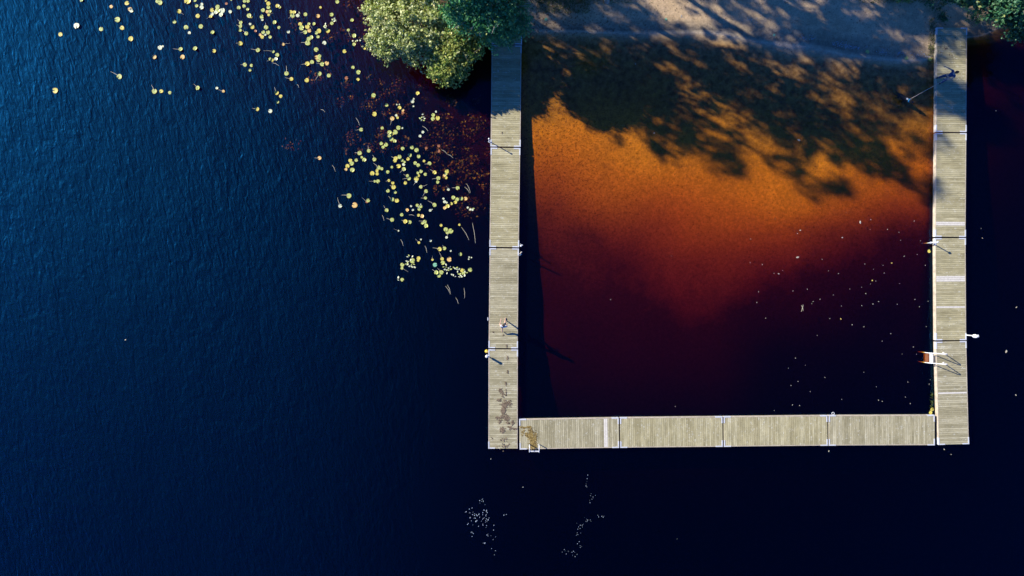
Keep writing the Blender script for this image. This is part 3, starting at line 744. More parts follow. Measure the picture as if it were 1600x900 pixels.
deck_marks('dried_mud', [(782, 611, 1.4, 2.0, 40), (785.5, 616, 1.0, 2.0, 20), (790, 600, .4, 1.4, 10), (793, 581, .4, 1.5, 10), (790.5, 614, .4, 4, 14), (788.5, 632, 2.2, 2.6, 130), (786.5, 641, 1.6, 3.4, 130),
   (796, 630, 1.6, 2.4, 34), (780, 625, 2.2, 1.0, 22), (777.5, 653, 1.6, 1.0, 34), (783, 652, 1.5, 1.0, 26), (781, 658, 1.5, 1.5, 26), (792, 654, 2.0, 2.0, 70), (794, 661, 1.4, 1.0, 26), (785, 672, 1.9, 2.2, 60), (797, 668, 1.8, 1.6, 30), (804, 670, 2.0, .8, 22),
   (801, 661, 1.3, 2.0, 34), (787, 687, 2.6, 1.2, 14), (789, 697, 5, 1.6, 34), (786, 705, .1, .1, 1), (770, 684, 2, 2, 5), (793, 560, .3, 1.6, 10), (791.5, 540, .4, 1.6, 12), (786.5, 524, .5, .8, 5), (770, 519, .5, .5, 3)],
   'mud', 'brown wet weed marks trailing over the end section of the left pier', 'stain', 31, size=0.055)
deck_marks('golden_algae', [(818, 668, 2.5, .6, 34), (826, 667, 2.0, .7, 40), (829, 674, 1.5, 3.0, 70), (824, 680, 2.5, 2.0, 60), (831, 684, 2.4, 3.5, 150), (833, 692, 2.4, 4.0, 220), (837, 683, 1.0, 4.0, 50), (834, 698, 2.6, 1.6, 110), (817, 676, 1.6, 3, 24)],
   'algae', 'golden brown algae heaped on the deck above the small swim ladder', 'algae', 32, size=0.05)
deck_marks('leaf_litter', [(1471, 58, 2, 3, 6), (1478, 75, 2, 1.5, 9), (1470, 70, 4, 8, 10), (1490, 60, 8, 8, 6), (1485, 90, 7, 8, 6), (785, 207, 1.5, 1, 5)], 'mud', 'dark scattered leaves on the beach end of the right pier', 'leaves', 33, size=0.05)

# ------------------------------------------------------------------ lily pads, read off the photo crop by crop
PADS = []    # px, py, radius px, colour, stem (dx, dy) or None
def crop(x0, y0, k, txt):
    for e in txt.replace('\n', ';').split(';'):
        e = e.strip()
        if not e: continue
        a = e.split(); c = a[0].split(',')
        st = None
        if len(a) > 1: q = a[1].split(','); st = (float(q[0])/k, float(q[1])/k)
        PADS.append((x0 + float(c[0])/k, y0 + float(c[1])/k, float(c[2])/k, c[3], st))
crop(60, 0, 5, '''338,2,14,g;692,25,18,y;570,52,14,o;716,72,17,o;728,84,15,w;619,154,22,g;301,203,23,w;490,227,17,g;654,218,18,y;173,269,17,y;723,303,20,y
634,599,20,g -70,-40;133,708,22,y;908,446,17,o;950,372,18,w;972,362,9,w;1112,385,17,g -65,-8;1127,446,19,o;1226,380,18,g;1374,399,15,y
908,714,20,g -25,-50;960,713,16,y;1027,724,13,g;1246,688,18,g -35,-32;1395,689,11,w;1446,714,12,o -50,-18;930,12,14,g;952,22,19,g;1165,8,26,y;1222,3,14,g
1100,89,18,y 35,25;1237,46,13,g;1277,35,13,w;1277,60,16,w;1247,126,18,y;1063,170,15,g;1154,214,18,g;1270,207,18,g;1180,257,12,w;1362,254,16,g
1358,80,16,y;1402,55,18,g;1400,82,20,g;1438,82,20,w;1428,115,17,w;1386,98,15,w;1357,110,15,w;1348,130,14,y -35,18''')
crop(330, 0, 9, '''284,0,14,g;213,50,19,b;388,108,26,g;462,88,26,g;514,133,22,g;470,18,24,g;521,18,24,g;270,167,24,w;532,220,32,g;562,238,18,y
418,322,26,g -50,-55;411,370,25,g -60,-20;408,426,25,g;495,472,29,g -55,-50;414,614,32,y -65,-5;547,337,18,w;579,380,31,y;624,437,19,b;770,10,16,y
806,52,31,y;806,105,26,g;730,146,28,g;788,165,26,o;824,160,24,g;810,210,20,y 60,-30;933,86,28,y;965,103,20,g;713,238,28,g;722,280,18,w;893,315,29,g
953,387,22,g;1087,448,22,w;773,386,30,g -10,-65;800,458,29,g;734,458,27,g;762,488,18,w;688,490,20,o;718,520,28,y;829,521,24,g;1014,624,22,o 100,-20
658,705,30,g -100,-15;873,727,22,g -150,-10;931,774,28,g;911,829,26,w;828,829,22,g;858,845,24,y -80,15''')
crop(340, 0, 5, '''214,506,16,g -35,0;265,512,12,g;254,549,12,g;463,726,17,y -20,-45;493,752,14,y;470,797,11,g;310,852,16,y -40,-5;412,868,16,w;539,574,18,g 0,-60
577,618,16,y -50,-15;698,628,17,y;795,576,18,g -35,50;869,590,16,g;771,388,19,g;778,450,20,o;796,440,16,g;790,468,18,g;738,486,16,g;701,499,19,y -50,5;817,502,17,g -45,-8;853,495,17,o''')
crop(440, 0, 6.43, '''560,18,20,g;391,76,13,y;95,122,18,y;128,125,18,y;110,155,24,g -45,30;162,155,20,w;239,145,20,g;367,162,20,o;503,148,20,g;188,244,20,y;203,282,25,g
236,323,22,g -50,5;279,308,20,o;259,270,23,y;275,240,15,g 40,50;327,241,17,g;376,312,23,y;352,332,17,g;366,369,16,g;299,376,20,g;273,392,22,g;262,432,26,g -70,-5;430,432,20,w
465,310,22,y;506,236,18,g;525,208,15,w;440,262,15,w;708,204,18,g;672,303,16,g 20,80;730,360,22,g;729,447,18,g;760,410,9,w;788,407,9,w;714,412,8,w;632,516,20,y
717,678,17,g;773,727,22,g;769,799,16,y;653,785,19,b;70,320,16,w;835,490,12,y''')
crop(490, 130, 5.62, '''527,107,20,g;642,193,15,g;755,215,16,y;783,238,14,o;785,262,13,b;730,188,7,w;752,186,7,w;914,89,16,y;868,160,17,w;877,203,8,w;880,138,8,w
535,272,20,y;690,310,20,o -20,60;725,283,12,w;737,303,12,y;745,392,20,g;780,395,8,w;603,395,14,g;668,432,18,g;717,430,22,g;692,445,14,y;665,462,16,g;682,490,20,g -45,-60;712,508,16,g
1050,280,17,g;1048,314,18,g;1090,307,20,y;1075,250,9,w;418,408,18,g -50,8;960,430,13,w;935,465,13,w;595,530,16,g;636,541,18,g;610,562,15,g;404,613,20,g -45,-4
423,651,12,g;445,673,18,g;375,676,16,g;485,594,17,g -5,-50;534,670,18,g -15,-45;52,657,17,o -45,-2;323,680,18,y;335,705,20,g;298,728,18,y;285,757,13,o;341,762,20,g
783,575,17,g;864,565,17,g;904,588,19,g;989,569,13,b;1100,552,13,b;1098,597,15,b;570,742,20,g -45,-40;600,752,14,g;556,768,14,y;515,792,20,y;558,796,15,y;688,737,12,g''')
crop(600, 220, 8.18, '''198,205,28,g;150,225,26,y -60,-25;140,255,24,y;331,184,25,g;307,232,22,y;443,200,24,g;230,248,20,g;260,272,18,g;252,302,20,w;187,325,30,y
253,362,27,g -60,50;398,285,22,g;437,312,25,g;512,259,18,y;581,290,25,g -65,8;49,399,22,g;473,392,23,g;528,428,22,g;433,410,18,g;440,445,20,y;415,485,31,y;410,520,18,w -35,55
300,448,20,g -50,-20;320,482,26,g -90,5;646,404,25,y -60,-40;695,478,26,g -85,10;686,528,22,g;805,392,28,y;790,425,22,g;770,445,18,o;793,472,20,y;273,538,23,y;62,508,18,y -40,10
112,540,20,y;123,592,30,y -50,-20;51,640,23,g;146,658,20,g;472,589,23,g 80,-30;537,644,25,g -45,70;530,731,20,g -60,0;645,820,26,g -85,-55;107,750,25,g -50,-40;165,765,27,y
823,622,18,w -25,-45;942,605,26,g -80,0;886,726,26,g;935,750,26,g;912,785,22,y;987,739,24,g;1042,740,26,o;860,804,21,y;812,835,26,y;776,858,22,o;760,740,14,w;775,780,20,w;800,790,13,w
1070,855,13,w;1100,880,14,w;1132,882,16,w;346,835,13,w;368,882,15,w;425,825,20,g;470,840,22,g;450,875,20,g;298,885,22,o;35,888,24,g -40,-60;590,890,18,w''')
crop(520, 270, 4.287, '''303,57,13,g;281,57,9,g -40,-3;108,154,17,g -50,-5;147,217,19,o;50,222,13,w -20,-60;237,186,13,g;228,195,8,b -35,-30;397,315,14,g -40,-10;440,388,6,w -35,-12
462,281,12,g;486,326,14,y -25,-8;516,331,13,g;575,285,10,y;598,290,13,o;616,328,13,g -40,-6;600,338,9,g;625,355,15,g;725,352,10,y;757,380,15,g;790,390,17,g;768,400,12,g 0,30;848,348,8,y;762,433,9,w''')
crop(610, 370, 10, '''768,193,33,y -110,-25;845,180,28,g -30,-55;445,92,22,y -60,-70;478,42,14,w;628,60,19,w;875,10,18,w;940,220,15,w;1092,272,29,g;1228,318,13,w;1265,325,11,w;1224,349,12,w
658,357,19,y -10,-60;697,438,35,t;717,557,34,g -70,-50;797,555,36,g -60,-70;757,607,32,g;808,345,28,y -50,-110;820,405,34,g;920,352,37,o;185,438,32,g;180,490,24,g 100,60;440,335,32,y;435,370,20,y
185,670,28,g;345,375,40,g;1245,515,33,g;1120,525,30,y;1140,570,28,g''')
FOLDED = []
def cropw(x0, y0, k, txt):
    for e in txt.split(';'):
        c = e.split(','); FOLDED.append((x0 + float(c[0])/k, y0 + float(c[1])/k))
cropw(610, 370, 10, '125,635;125,676;290,292;268,312;345,308;270,430;255,380;280,385;270,410;300,460;340,470;380,475;330,440;370,430;240,425;320,360;870,435;870,475;850,510;880,520;885,570;910,490;935,470;945,505;990,480;1010,495;1040,480;960,590;985,600;1015,620;1075,625;1115,625;1065,580;1050,545;1090,580;1165,545;1195,560;1160,605;1100,605;830,470;1040,505;1075,505;1150,515;905,520')
cropw(490, 130, 5.62, '935,310;950,300;965,298;975,312;968,328;948,325;958,275')
cropw(600, 220, 8.18, '1075,850;1110,870;1145,865;470,815;440,850;610,880')
cropw(440, 0, 6.43, '430,265;442,242;440,278;510,200;530,190;545,208;180,130;745,418')

def pad_mesh(seed, curl=0.0):
    rg = random.Random(seed); n = 22; notch = R(rg.uniform(16, 30))
    vs_, fs = [(0.0, 0.0, 0.0)], []
    for ring, q in ((1, 0.55), (2, 1.0)):
        for i in range(n):
            a = notch/2 + (2*math.pi - notch)*i/(n-1)
            rr = q*(1 + 0.035*math.sin(a*3 + seed) + 0.02*math.sin(a*7 + seed*2))
            if ring == 2 and (i == 0 or i == n-1): rr *= 0.93
            z = 0.0 if ring == 1 else 0.035*math.sin(a*2 + seed) + curl*max(0, math.cos(a - 1.0))
            vs_.append((rr*math.cos(a)*0.95, rr*math.sin(a), z + 0.02))
    for i in range(n-1):
        fs.append((0, 1+i, 2+i)); fs.append((1+i, 1+n+i, 2+n+i, 2+i))
    nv = len(vs_)                       # underside, so the leaf has thickness
    vs_ += [(x, y, z - 0.035) for x, y, z in vs_]
    fs += [tuple(reversed([k + nv for k in f])) for f in fs]
    rim = [0] + [1+n+i for i in range(n)]
    for a, b in zip([0, 1] + [1+n+i for i in range(n)] + [n], [1, 1+n] + [1+n+i for i in range(1, n)] + [n, 0]): 
        if a != b: fs.append((a, a+nv, b+nv, b))
    me = bpy.data.meshes.new('lily_pad'); me.from_pydata(vs_, [], fs); me.update()
    return me
pad_base = {}
def pad_me(col, s):
    if (col, s) not in pad_base:
        me = pad_mesh(s*7 + 1, (0, 0, 0.25, 0, 0.5)[s % 5]); me.materials.append(PADC[col][1]); pad_base[(col, s)] = me
    return pad_base[(col, s)]
def area_of(x, y):
    if x < 235: return 'the far upper left'
    if x < 350: return 'the upper left, inward of the farthest'
    if x < 430: return 'the top clumps halfway to the willow'
    if x < 575 and y < 128: 
        return 'the dense pads left of the willow' if y < 60 else 'the pads below-left of the willow'
    if y < 215: return 'the pads just under the alder'
    if y < 262: return 'the upper belt by the left pier'
    if y < 300: return 'the middle belt by the left pier'
    if y < 352: return 'the lower belt by the left pier'
    if y < 395: return 'the few pads above the bottom clumps'
    return 'the bottom clumps by the pier'
ORD = 'leftmost second third fourth fifth sixth seventh eighth ninth tenth eleventh twelfth'.split()
def ordinal(i, n):
    if n == 1: return 'the only one'
    if i == 0: return 'leftmost'
    if i == n-1: return 'rightmost'
    if i < 12: return ORD[i] + ' from left'
    if n - 1 - i < 12: return ORD[n - 1 - i] + ' from right'
    return 'middle one'
recs = {}
for i, (x, y, r, c, st) in enumerate(PADS):
    size = 'small' if r < 2.3 else ('large' if r > 3.6 else 'mid-size')
    key = (area_of(x, y), c, size, st is not None); recs.setdefault(key, []).append((x, y, r, c, st, i))
padpix = []
for key, lst in recs.items():
    area, c, size, has = key; lst.sort()
    for j, (x, y, r, c_, st, i) in enumerate(lst):
        rg = random.Random(i*31 + 5); s = rg.randrange(8)
        w = W(x, y, 0.0); rad = r/20.0*1.02
        root = link_mesh('lily_pad', pad_me(c, s), None, None, (w.x, w.y, 0.004 + 0.006*(i % 7)), rg.uniform(0, 6.28))
        root.scale = (rad, rad*rg.uniform(0.86, 1.0), rad)
        o_ = ordinal(j, len(lst))
        lab = f"{size} {PADC[c][0]} pad{' with trailing stalk' if has else ''}, {o_}{' of its look' if o_ != 'the only one' else ''} in {area}"
        if len(lab.split()) > 16: lab = lab.replace(' of its look', '')
        if len(lab.split()) > 16: lab = lab.replace(' with trailing stalk', ' with stalk')
        tag(root, lab, 'lily pad', 'yellowing water lily pads on the lake')
        if st:
            L = math.hypot(*st)/20.0; a = math.atan2(-st[1], st[0]) - root.rotation_euler.z
            q = MB(); b0 = Vector((math.cos(a)*0.2, math.sin(a)*0.2, 0.0)); Ls = L/rad
            q.tube([b0, Vector((math.cos(a)*Ls*.5, math.sin(a)*Ls*.5, -.02)) + Vector((-math.sin(a), math.cos(a), 0))*Ls*.05*rg.uniform(-1, 1), Vector((math.cos(a)*Ls, math.sin(a)*Ls, -0.10))], [0.10, 0.085, 0.05], 5)
            q.build('stalk', M['stalk'], root)

fm = []
for s in range(3):
    q = MB(); v = [(-1, 0, 0), (-.4, -.42, .15), (.5, -.36, .2), (1, 0, .05), (.5, .36, -.05), (-.4, .42, 0)]
    q.v = [(a, b*(1 + .2*s), z + .15) for a, b, z in v] + [(a, b*(1 + .2*s), z + .07) for a, b, z in v]
    q.f = [(0, 1, 2, 3, 4, 5), (11, 10, 9, 8, 7, 6)] + [(k, k+6, (k+1) % 6 + 6, (k+1) % 6) for k in range(6)]
    me = q.mesh('folded_leaf'); me.materials.append(PADC[('w', 'g', 'w')[s]][1]); fm.append(me)
FOLDED.sort()
def farea(x, y):
    if y < 60: return 'a tiny clump left of the willow'
    if y < 215: return 'the white clump under the alder'
    if y < 390: return 'the lower belt beside the left pier'
    if x < 652: return 'the left bottom clump of lilies'
    if x < 700: return 'the left half of the long clump'
    return 'the right half of the long clump'
fr_ = {}
for i, (x, y) in enumerate(FOLDED): fr_.setdefault((farea(x, y), i % 3), []).append((x, y, i))
for (ar, s), lst in fr_.items():
    lst.sort()
    for j, (x, y, i) in enumerate(lst):
        rg = random.Random(i); w = W(x, y); o = link_mesh('folded_leaf', fm[s], None, None, (w.x, w.y, 0.03), rg.uniform(0, 6.28))
        k = rg.uniform(0.075, 0.11); o.scale = (k, k, k)
        tag(o, f"{('narrow whitish', 'narrow greenish', 'broad whitish')[s]} upturned leaf, {ordinal(j, len(lst))} in {ar}", 'leaf', 'small upturned lily leaves')

# ------------------------------------------------------------------ loose leaves on the calm water
LOOSE = []
for e in '8,122;6,226;59,234;111,273;131,275,b;149,261;43,354;194,351;35,401;74,470;214,203,B;226,84,b;214,98;116,34;428,6;490,49,B;411,116,b;322,212;350,262;394,274;257,343;372,368;283,397;277,407;313,387;407,417;404,473,y;356,472;454,499;301,546;444,342;510,232;536,37;533,80;610,80;660,93;727,43;667,128;755,130;590,238;628,228,y;548,255;595,272;683,198;740,190;776,238;543,304,y;535,320;558,307;495,334;514,362;663,318;570,397;496,415;546,408;730,388;750,420;788,396;652,409;780,507;506,508;624,538;586,571;723,597;737,629;674,628;205,646;174,690;249,677;216,748;185,766;270,793;334,731;505,708;561,771;408,827;586,836;570,831;223,854;192,852;111,876;699,751;688,817;710,846;797,740;793,760'.split(';'):
    a = e.split(','); LOOSE.append((1170 + float(a[0])/2.814, 330 + float(a[1])/2.814, a[2] if len(a) > 2 else 's'))
for e in '1533,357;1535,372;1588,480,b;1572,549,B;1587,617,b;1295,705,b;1475,702,b;1486,710;767,717;196,531,b;1248,219,B;1022,208,b;993,100,b;1556,173;1500,110;954,468;1055,635;1058,842;817,761;1049,400;1144,252;1410,96'.split(';'):
    a = e.split(','); LOOSE.append((float(a[0]), float(a[1]), a[2] if len(a) > 2 else 's'))
lm = []
for s in range(4):
    q = MB(); rg = random.Random(s); n = 8
    top = [(math.cos(6.283*k/n)*(1 if k % 4 else 1.35), math.sin(6.283*k/n)*.72, rg.uniform(0, .35)) for k in range(n)]
    q.v = top + [(a, b, z - .1) for a, b, z in top]
    q.f = [tuple(range(n)), tuple(reversed(range(n, 2*n)))] + [(k, k+n, (k+1) % n + n, (k+1) % n) for k in range(n)]
    lm.append(q.mesh('floating_leaf'))
M['leafpale'] = simple('pale_leaf', (0.50, 0.46, 0.34), 0.5, 0.15); M['leafyel'] = simple('yellow_leaf', (0.72, 0.52, 0.12), 0.5, 0.15)
lv = {}
for k in range(4):
    for nm in ('leafpale', 'leafyel'):
        m2 = lm[k].copy(); m2.materials.append(M[nm]); lv[(k, nm)] = m2
def larea(x, y):
    if x > 1500: return 'the dark water right of the right pier'
    if y > 700 or (x < 800): return 'the open dark water outside the pier'
    if x < 1160: return 'the left and middle of the enclosed water'
    if y < 330: return 'the tree shade inside the pier'
    if x < 1270: return 'the red-brown water, left of its middle' if y < 520 else 'the dark water above the lowest pier arm'
    if x < 1360: return 'the brown water right of the middle' if y < 480 else 'the dark blue water near the lowest pier arm'
    return 'the brown water near the right pier' if y < 450 else 'the dark blue water by the big ladder'
lr = {}
for i, (x, y, c) in enumerate(LOOSE): lr.setdefault((larea(x, y), c), []).append((x, y, i))
for (ar, c), lst in lr.items():
    lst.sort()
    for j, (x, y, i) in enumerate(lst):
        rg = random.Random(i*3); w = W(x, y)
        o = link_mesh('floating_leaf', lv[(i % 4, 'leafyel' if c == 'y' else 'leafpale')], None, None, (w.x, w.y, 0.006), rg.uniform(0, 6.28))
        k = {'s': rg.uniform(.020, .038), 'y': .052, 'b': .055, 'B': .095}[c]; o.scale = (k, k, k)
        tag(o, f"{ {'s': 'tiny pale', 'y': 'small yellow', 'b': 'small pale', 'B': 'larger pale'}[c]} leaf, {ordinal(j, len(lst))} in {ar}", 'leaf', 'loose leaves afloat')
# green pads at the shore
for (x, y, r, c, lab) in [(853, 31, 2.6, 't', 'single bright green pad in the black shade at the shore, right of the birch'), (1040, 31, 2.0, 't', 'small green pad at the waterline in the middle of the beach'),
   (1209, 55, 2.2, 't', 'green pad at the waterline below the sunlit sand'), (1355, 81, 3.0, 'g', 'green pad at the waterline, third from the right pier'), (1416, 91, 3.0, 'g', 'dull green pad at the waterline, second from the right pier'), (1453, 93, 3.2, 'g', 'bright yellow-green pad touching the right pier at the waterline'),
   (1451.6, 392.5, 2.6, 'y', 'yellow pad beside the right pier below the steel pole'), (1456.5, 639.5, 2.8, 'y', 'upper of two yellow pads in the corner by the right pier'), (1454, 644.5, 2.8, 'y', 'lower of two yellow pads in the corner by the right pier')]:
    w = W(x, y); o = link_mesh('lily_pad', pad_me(c, int(x) % 8), None, None, (w.x, w.y, max(0.01, gz(x, y) + 0.02)), x); o.scale = (r/20, r/20, r/20)
    tag(o, lab, 'lily pad')
# stalks adrift: pale reed pieces
for i, (x0, y0, x1, y1, lab) in enumerate([
  (501, 171, 508, 175, 'short pale reed far left of the lily patch'), (556, 184, 562, 196, 'pale reed piece leaning, upper left of the lily patch'), (660, 197, 669, 205, 'pale reed piece under the alder'),
  (690, 234, 699, 241, 'pale reed piece upper right of the lily patch'), (699, 241, 708, 247, 'thin dim reed piece upper right of the lily patch'), (519, 258, 524, 268, 'pale reed piece left of the lily patch'), (726, 292, 734, 302, 'left of two long pale reeds beside the left pier'),
  (729, 287, 735, 301, 'right of two long pale reeds beside the left pier'), (597, 336, 600, 345, 'pale reed piece left of the lower lily belt'), (664, 384, 667, 395, 'pale upright reed above the bottom clumps'), (721, 355, 733, 375, 'long dim reed right of the lower belt'),
  (738, 348, 743, 380, 'longest dim reed beside the left pier'), (696, 447, 704, 460, 'pale reed bundle strand under the bottom clumps'), (699, 445, 704, 458, 'second pale reed strand under the bottom clumps'), (712, 465, 716, 475, 'lowest dim reed under the bottom clumps'), (725, 450, 726, 466, 'upright dim reed under the bottom clumps'),
  (464, 132, 467, 137, 'tiny pale reed below the pads left of the willow'), (425, 98, 436, 103, 'curved pale reed among the upper pads'), (639, 336, 647, 337, 'short level reed in the lily patch'), (626, 374, 630, 384, 'bent reed left of the bottom clumps'),
  (1252, 487, 1255, 476, 'forked pale twig in the red-brown water, upper strand'), (1252, 477, 1255, 486, 'forked pale twig in the red-brown water, lower strand')]):
    a = W(x0, y0, -0.02); b = W(x1, y1, 0.01); m_ = (a + b)/2 + Vector((0.03, 0.03, 0.005))
    q = MB(); q.tube([a - m_, Vector((0.0, 0.02, 0)), b - m_], [0.012, 0.016, 0.008], 5)
    o = q.build('reed', M['stalk'], None, loc=m_); tag(o, lab, 'reed')

# foam flecks: two patches of bubbles nobody could count, and the wet glitter of the waterline
def flecks(name, blobs, mat, label, cat, seed, s0=0.02, z=0.008):
    rg = np.random.default_rng(seed); q = MB()
    for x, y, sx_, sy_, m in blobs:
        for _ in range(m):
            w = W(x + rg.normal()*sx_, y + rg.normal()*sy_); r_ = s0*rg.uniform(0.45, 1.25)
            zz = max(0.0, gz(800 + w.x*20, 450 - w.y*20)) + z
            q.ball((w.x, w.y, zz), (r_, r_, r_*0.6), 6, 4)
    o = q.build(name, M[mat]); tag(o, label, cat, kind='stuff')
M['foam'] = simple('foam', (0.33, 0.38, 0.43), 0.35, 0.1)
flecks('foam', [(753, 785, 2.5, 4, 8), (760, 797, 2.5, 5, 8), (738, 803, 8, 5, 14), (745, 813, 8, 5, 20), (760, 812, 5, 3, 10), (754, 822, 5, 4, 6), (738, 834, 3, 2, 5), (766, 838, 4, 3, 7), (755, 849, 3, 1, 3), (769, 862, 3, 3, 3), (788, 806, 3, 2, 2)],
       'foam', 'left patch of tiny foam flecks on the dark lake below the pier corner', 'foam', 41, 0.034)
flecks('foam', [(917, 754, 1.5, 6, 6), (924, 777, 3, 7, 7), (940, 806, 4, 3, 6), (920, 812, 5, 3, 9), (908, 822, 4, 3, 8), (904, 834, 2, 5, 5), (906, 852, 3, 4, 6), (885, 862, 3, 2, 7), (898, 865, 4, 3, 6), (818, 761, 1, 1, 1)],
       'foam', 'right, fainter patch of foam flecks in a curved line on the dark lake', 'foam', 42, 0.026)
flecks('waterline_foam', [(1255, 60, 3, 2, 22), (1268, 61, 3, 2, 12), (1310, 69, 7, 1.6, 40), (1325, 72, 9, 1.8, 60), (1340, 75, 6, 1.5, 30), (1380, 81, 5, 2.2, 30), (1407, 83, 4, 1.5, 22), (1435, 85, 7, 2, 34), (1450, 88, 5, 1.5, 16), (1168, 32, 6, 2, 16), (1180, 36, 3, 3, 8), (1064, 27, 1.5, .8, 6), (980, 16, 6, 1.5, 10)],
       'foam', 'white foam and wet debris glittering along the waterline of the beach', 'foam', 43, 0.030, 0.012)
# pebbles and dead leaves on the beach
q = MB(); rg = np.random.default_rng(8)
for _ in range(520):
    x = rg.uniform(960, 1455); y = rg.uniform(-10, 95)
    z = gz(x, y)
    if z < 0.015: continue
    w = G(x, y); r_ = rg.uniform(0.015, 0.05); q.ball((w.x, w.y, z), (r_, r_*rg.uniform(.6, 1), r_*.35), 6, 4)
o = q.build('leaf_litter', M['mud']); tag(o, 'dark dead leaves and bits strewn over the beach sand', 'leaves', kind='stuff')
# grass growing against the right pier just above the corner pads
q = MB(); rgx = random.Random(4)
for i in range(26):
    y = rgx.uniform(612, 640); w = W(1457.5, y); e = W(1457.5 - rgx.uniform(2, 6), y + rgx.uniform(-4, 6), 0.12)
    q.tube([(w.x, w.y, 0.03), ((w.x+e.x)/2, (w.y+e.y)/2, 0.16), tuple(e)], [0.012, 0.01, 0.003], 4)
o = q.build('water_grass', M['grass']); tag(o, 'wisps of grass growing from the inner side of the right pier near its corner', 'grass', kind='stuff')

# ------------------------------------------------------------------ people
def skin_obj(name, joints, edges, mat, parent, root=0, sub=2):
    """joints: (x, y, z, r) ; a single continuous body grown over the skeleton"""
    me = bpy.data.meshes.new(name + '_sk'); me.from_pydata([j[:3] for j in joints], edges, []); me.update()
    o = bpy.data.objects.new(name + '_sk', me); COL.objects.link(o)
    m = o.modifiers.new('s', 'SKIN'); m.use_smooth_shade = True
    sv = me.skin_vertices[0].data
    for i, j in enumerate(joints): sv[i].radius = (j[3], j[3]); sv[i].use_root = (i == root)
    o.modifiers.new('d', 'SUBSURF').levels = sub
    bpy.context.view_layer.update()
    dg = bpy.context.evaluated_depsgraph_get()
    ev = bpy.data.meshes.new_from_object(o.evaluated_get(dg))
    bpy.data.objects.remove(o)
    ev.name = name; ev.materials.clear(); ev.materials.append(mat)
    ev.polygons.foreach_set('use_smooth', [True]*len(ev.polygons))
    return link_mesh(name, ev, None, parent)
def lerp(a, b, f): return tuple(a[i] + (b[i] - a[i])*f for i in range(3))
def person(label, loc, heading, P, top, legs, skin, long_sleeve=False, long_legs=False, hair='hair', shoes=True, long_hair=False):
    """P: joint positions in the person's own frame, x = forward, y = left, z = up"""
    root = empty('person', loc, heading); tag(root, label, 'person')
    J = []; E = []
    def add(p, r, par=None):
        J.append((*p, r)); k = len(J) - 1
        if par is not None: E.append((par, k))
        return k
    pel = add(P['pelvis'], .125); wst = add(lerp(P['pelvis'], P['chest'], .45), .115, pel); ch = add(P['chest'], .135, wst)
    nk0 = add(lerp(P['chest'], P['neck'], .75), .085, ch); nk = add(P['neck'], .058, nk0)
    hd = lerp(P['neck'], P['head'], 1.0)
    h0 = add(lerp(P['neck'], hd, .45), .070, nk); h1 = add(hd, .098, h0); 
    up = Vector(P['head']) - Vector(P['neck']); up.normalize()
    h2 = add(tuple(Vector(hd) + up*0.08), .078, h1)
    for s in 'LR':
        sh = add(P['sh'+s], .062, ch); el_ = add(P['el'+s], .043, sh); wr = add(P['wr'+s], .030, el_)
        dv = (Vector(P['wr'+s]) - Vector(P['el'+s])).normalized()
        side = dv.cross(Vector((0, 0, 1))); side = side.normalized() if side.length > .1 else Vector((0, 1, 0))
        pm = Vector(P['wr'+s]) + dv*0.07; pk = add(tuple(pm), .034, wr)
        for q, L in ((-1.5, .060), (-.5, .075), (.5, .070), (1.5, .055)):
            b0 = add(tuple(pm + dv*0.035 + side*q*.018), .011, pk)
            b1 = add(tuple(pm + dv*(0.035 + L*.55) + side*q*.022 - Vector((0, 0, .008))), .0095, b0)
            add(tuple(pm + dv*(0.035 + L) + side*q*.022 - Vector((0, 0, .025))), .008, b1)
        t0 = add(tuple(Vector(P['wr'+s]) + dv*.03 + side*.04), .012, wr); add(tuple(Vector(P['wr'+s]) + dv*.075 + side*.066), .010, t0)
        hp = add(P['hip'+s], .098, pel); kn = add(P['kn'+s], .062, hp); cf = add(lerp(P['kn'+s], P['an'+s], .35), .056, kn); an = add(P['an'+s], .038, cf)
        he = add(tuple(Vector(P['an'+s]) + Vector((.03, 0, -.045))), .036, an); add(tuple(Vector(P['an'+s]) + Vector(P['toe'+s])), .030, he)
    body = skin_obj('body', J, E, skin, root)
    # face, ears
    H = Vector(hd); f = Vector(P.get('face', (1, 0, 0))).normalized(); l = Vector((0, 0, 1)).cross(f).normalized(); u = f.cross(l)
    MB().ball(tuple(H + f*.105 - u*.005), (.016, .014, .022), 8, 6).build('nose', skin, root, smooth=True)
    for s in (-1, 1):
        MB().ball(tuple(H + f*.088 + l*s*.033 + u*.022), .011, 8, 6).build('eye', M['eye'], root, smooth=True)
        MB().ball(tuple(H + l*s*.098 + u*.0), (.018, .012, .028), 8, 6).build('ear', skin, root, smooth=True)
    MB().ball(tuple(H + f*.090 - u*.045), (.012, .024, .006), 8, 6).build('mouth', M['lip'], root, smooth=True)
    q = MB(); q.ball(tuple(H - f*.014 + u*.035), (.112, .110, .098), 16, 10)
    if long_hair: q.ball(tuple(H - f*.09 - u*.07), (.05, .08, .13), 12, 8)
    q.build('hair', M[hair], root, smooth=True)
    # clothes: the same skeleton, a little fuller
    g = 0.016
    T = [(*P['pelvis'], .125+g), (*lerp(P['pelvis'], P['chest'], .45), .118+g), (*P['chest'], .138+g), (*lerp(P['chest'], P['neck'], .7), .085+g)]; TE = [(0, 1), (1, 2), (2, 3)]
    for s in 'LR':
        k = len(T); T += [(*P['sh'+s], .066+g)]; TE.append((2, k))
        T += [(*lerp(P['sh'+s], P['el'+s], 1.0 if long_sleeve else .38), .052+g)]; TE.append((k, k+1))
        if long_sleeve: T += [(*lerp(P['el'+s], P['wr'+s], .9), .036+g)]; TE.append((k+1, k+2))
    skin_obj('top', T, TE, top, root)
    T = [(*lerp(P['pelvis'], P['chest'], .12), .128+g), (*P['pelvis'], .128+g)]; TE = [(0, 1)]
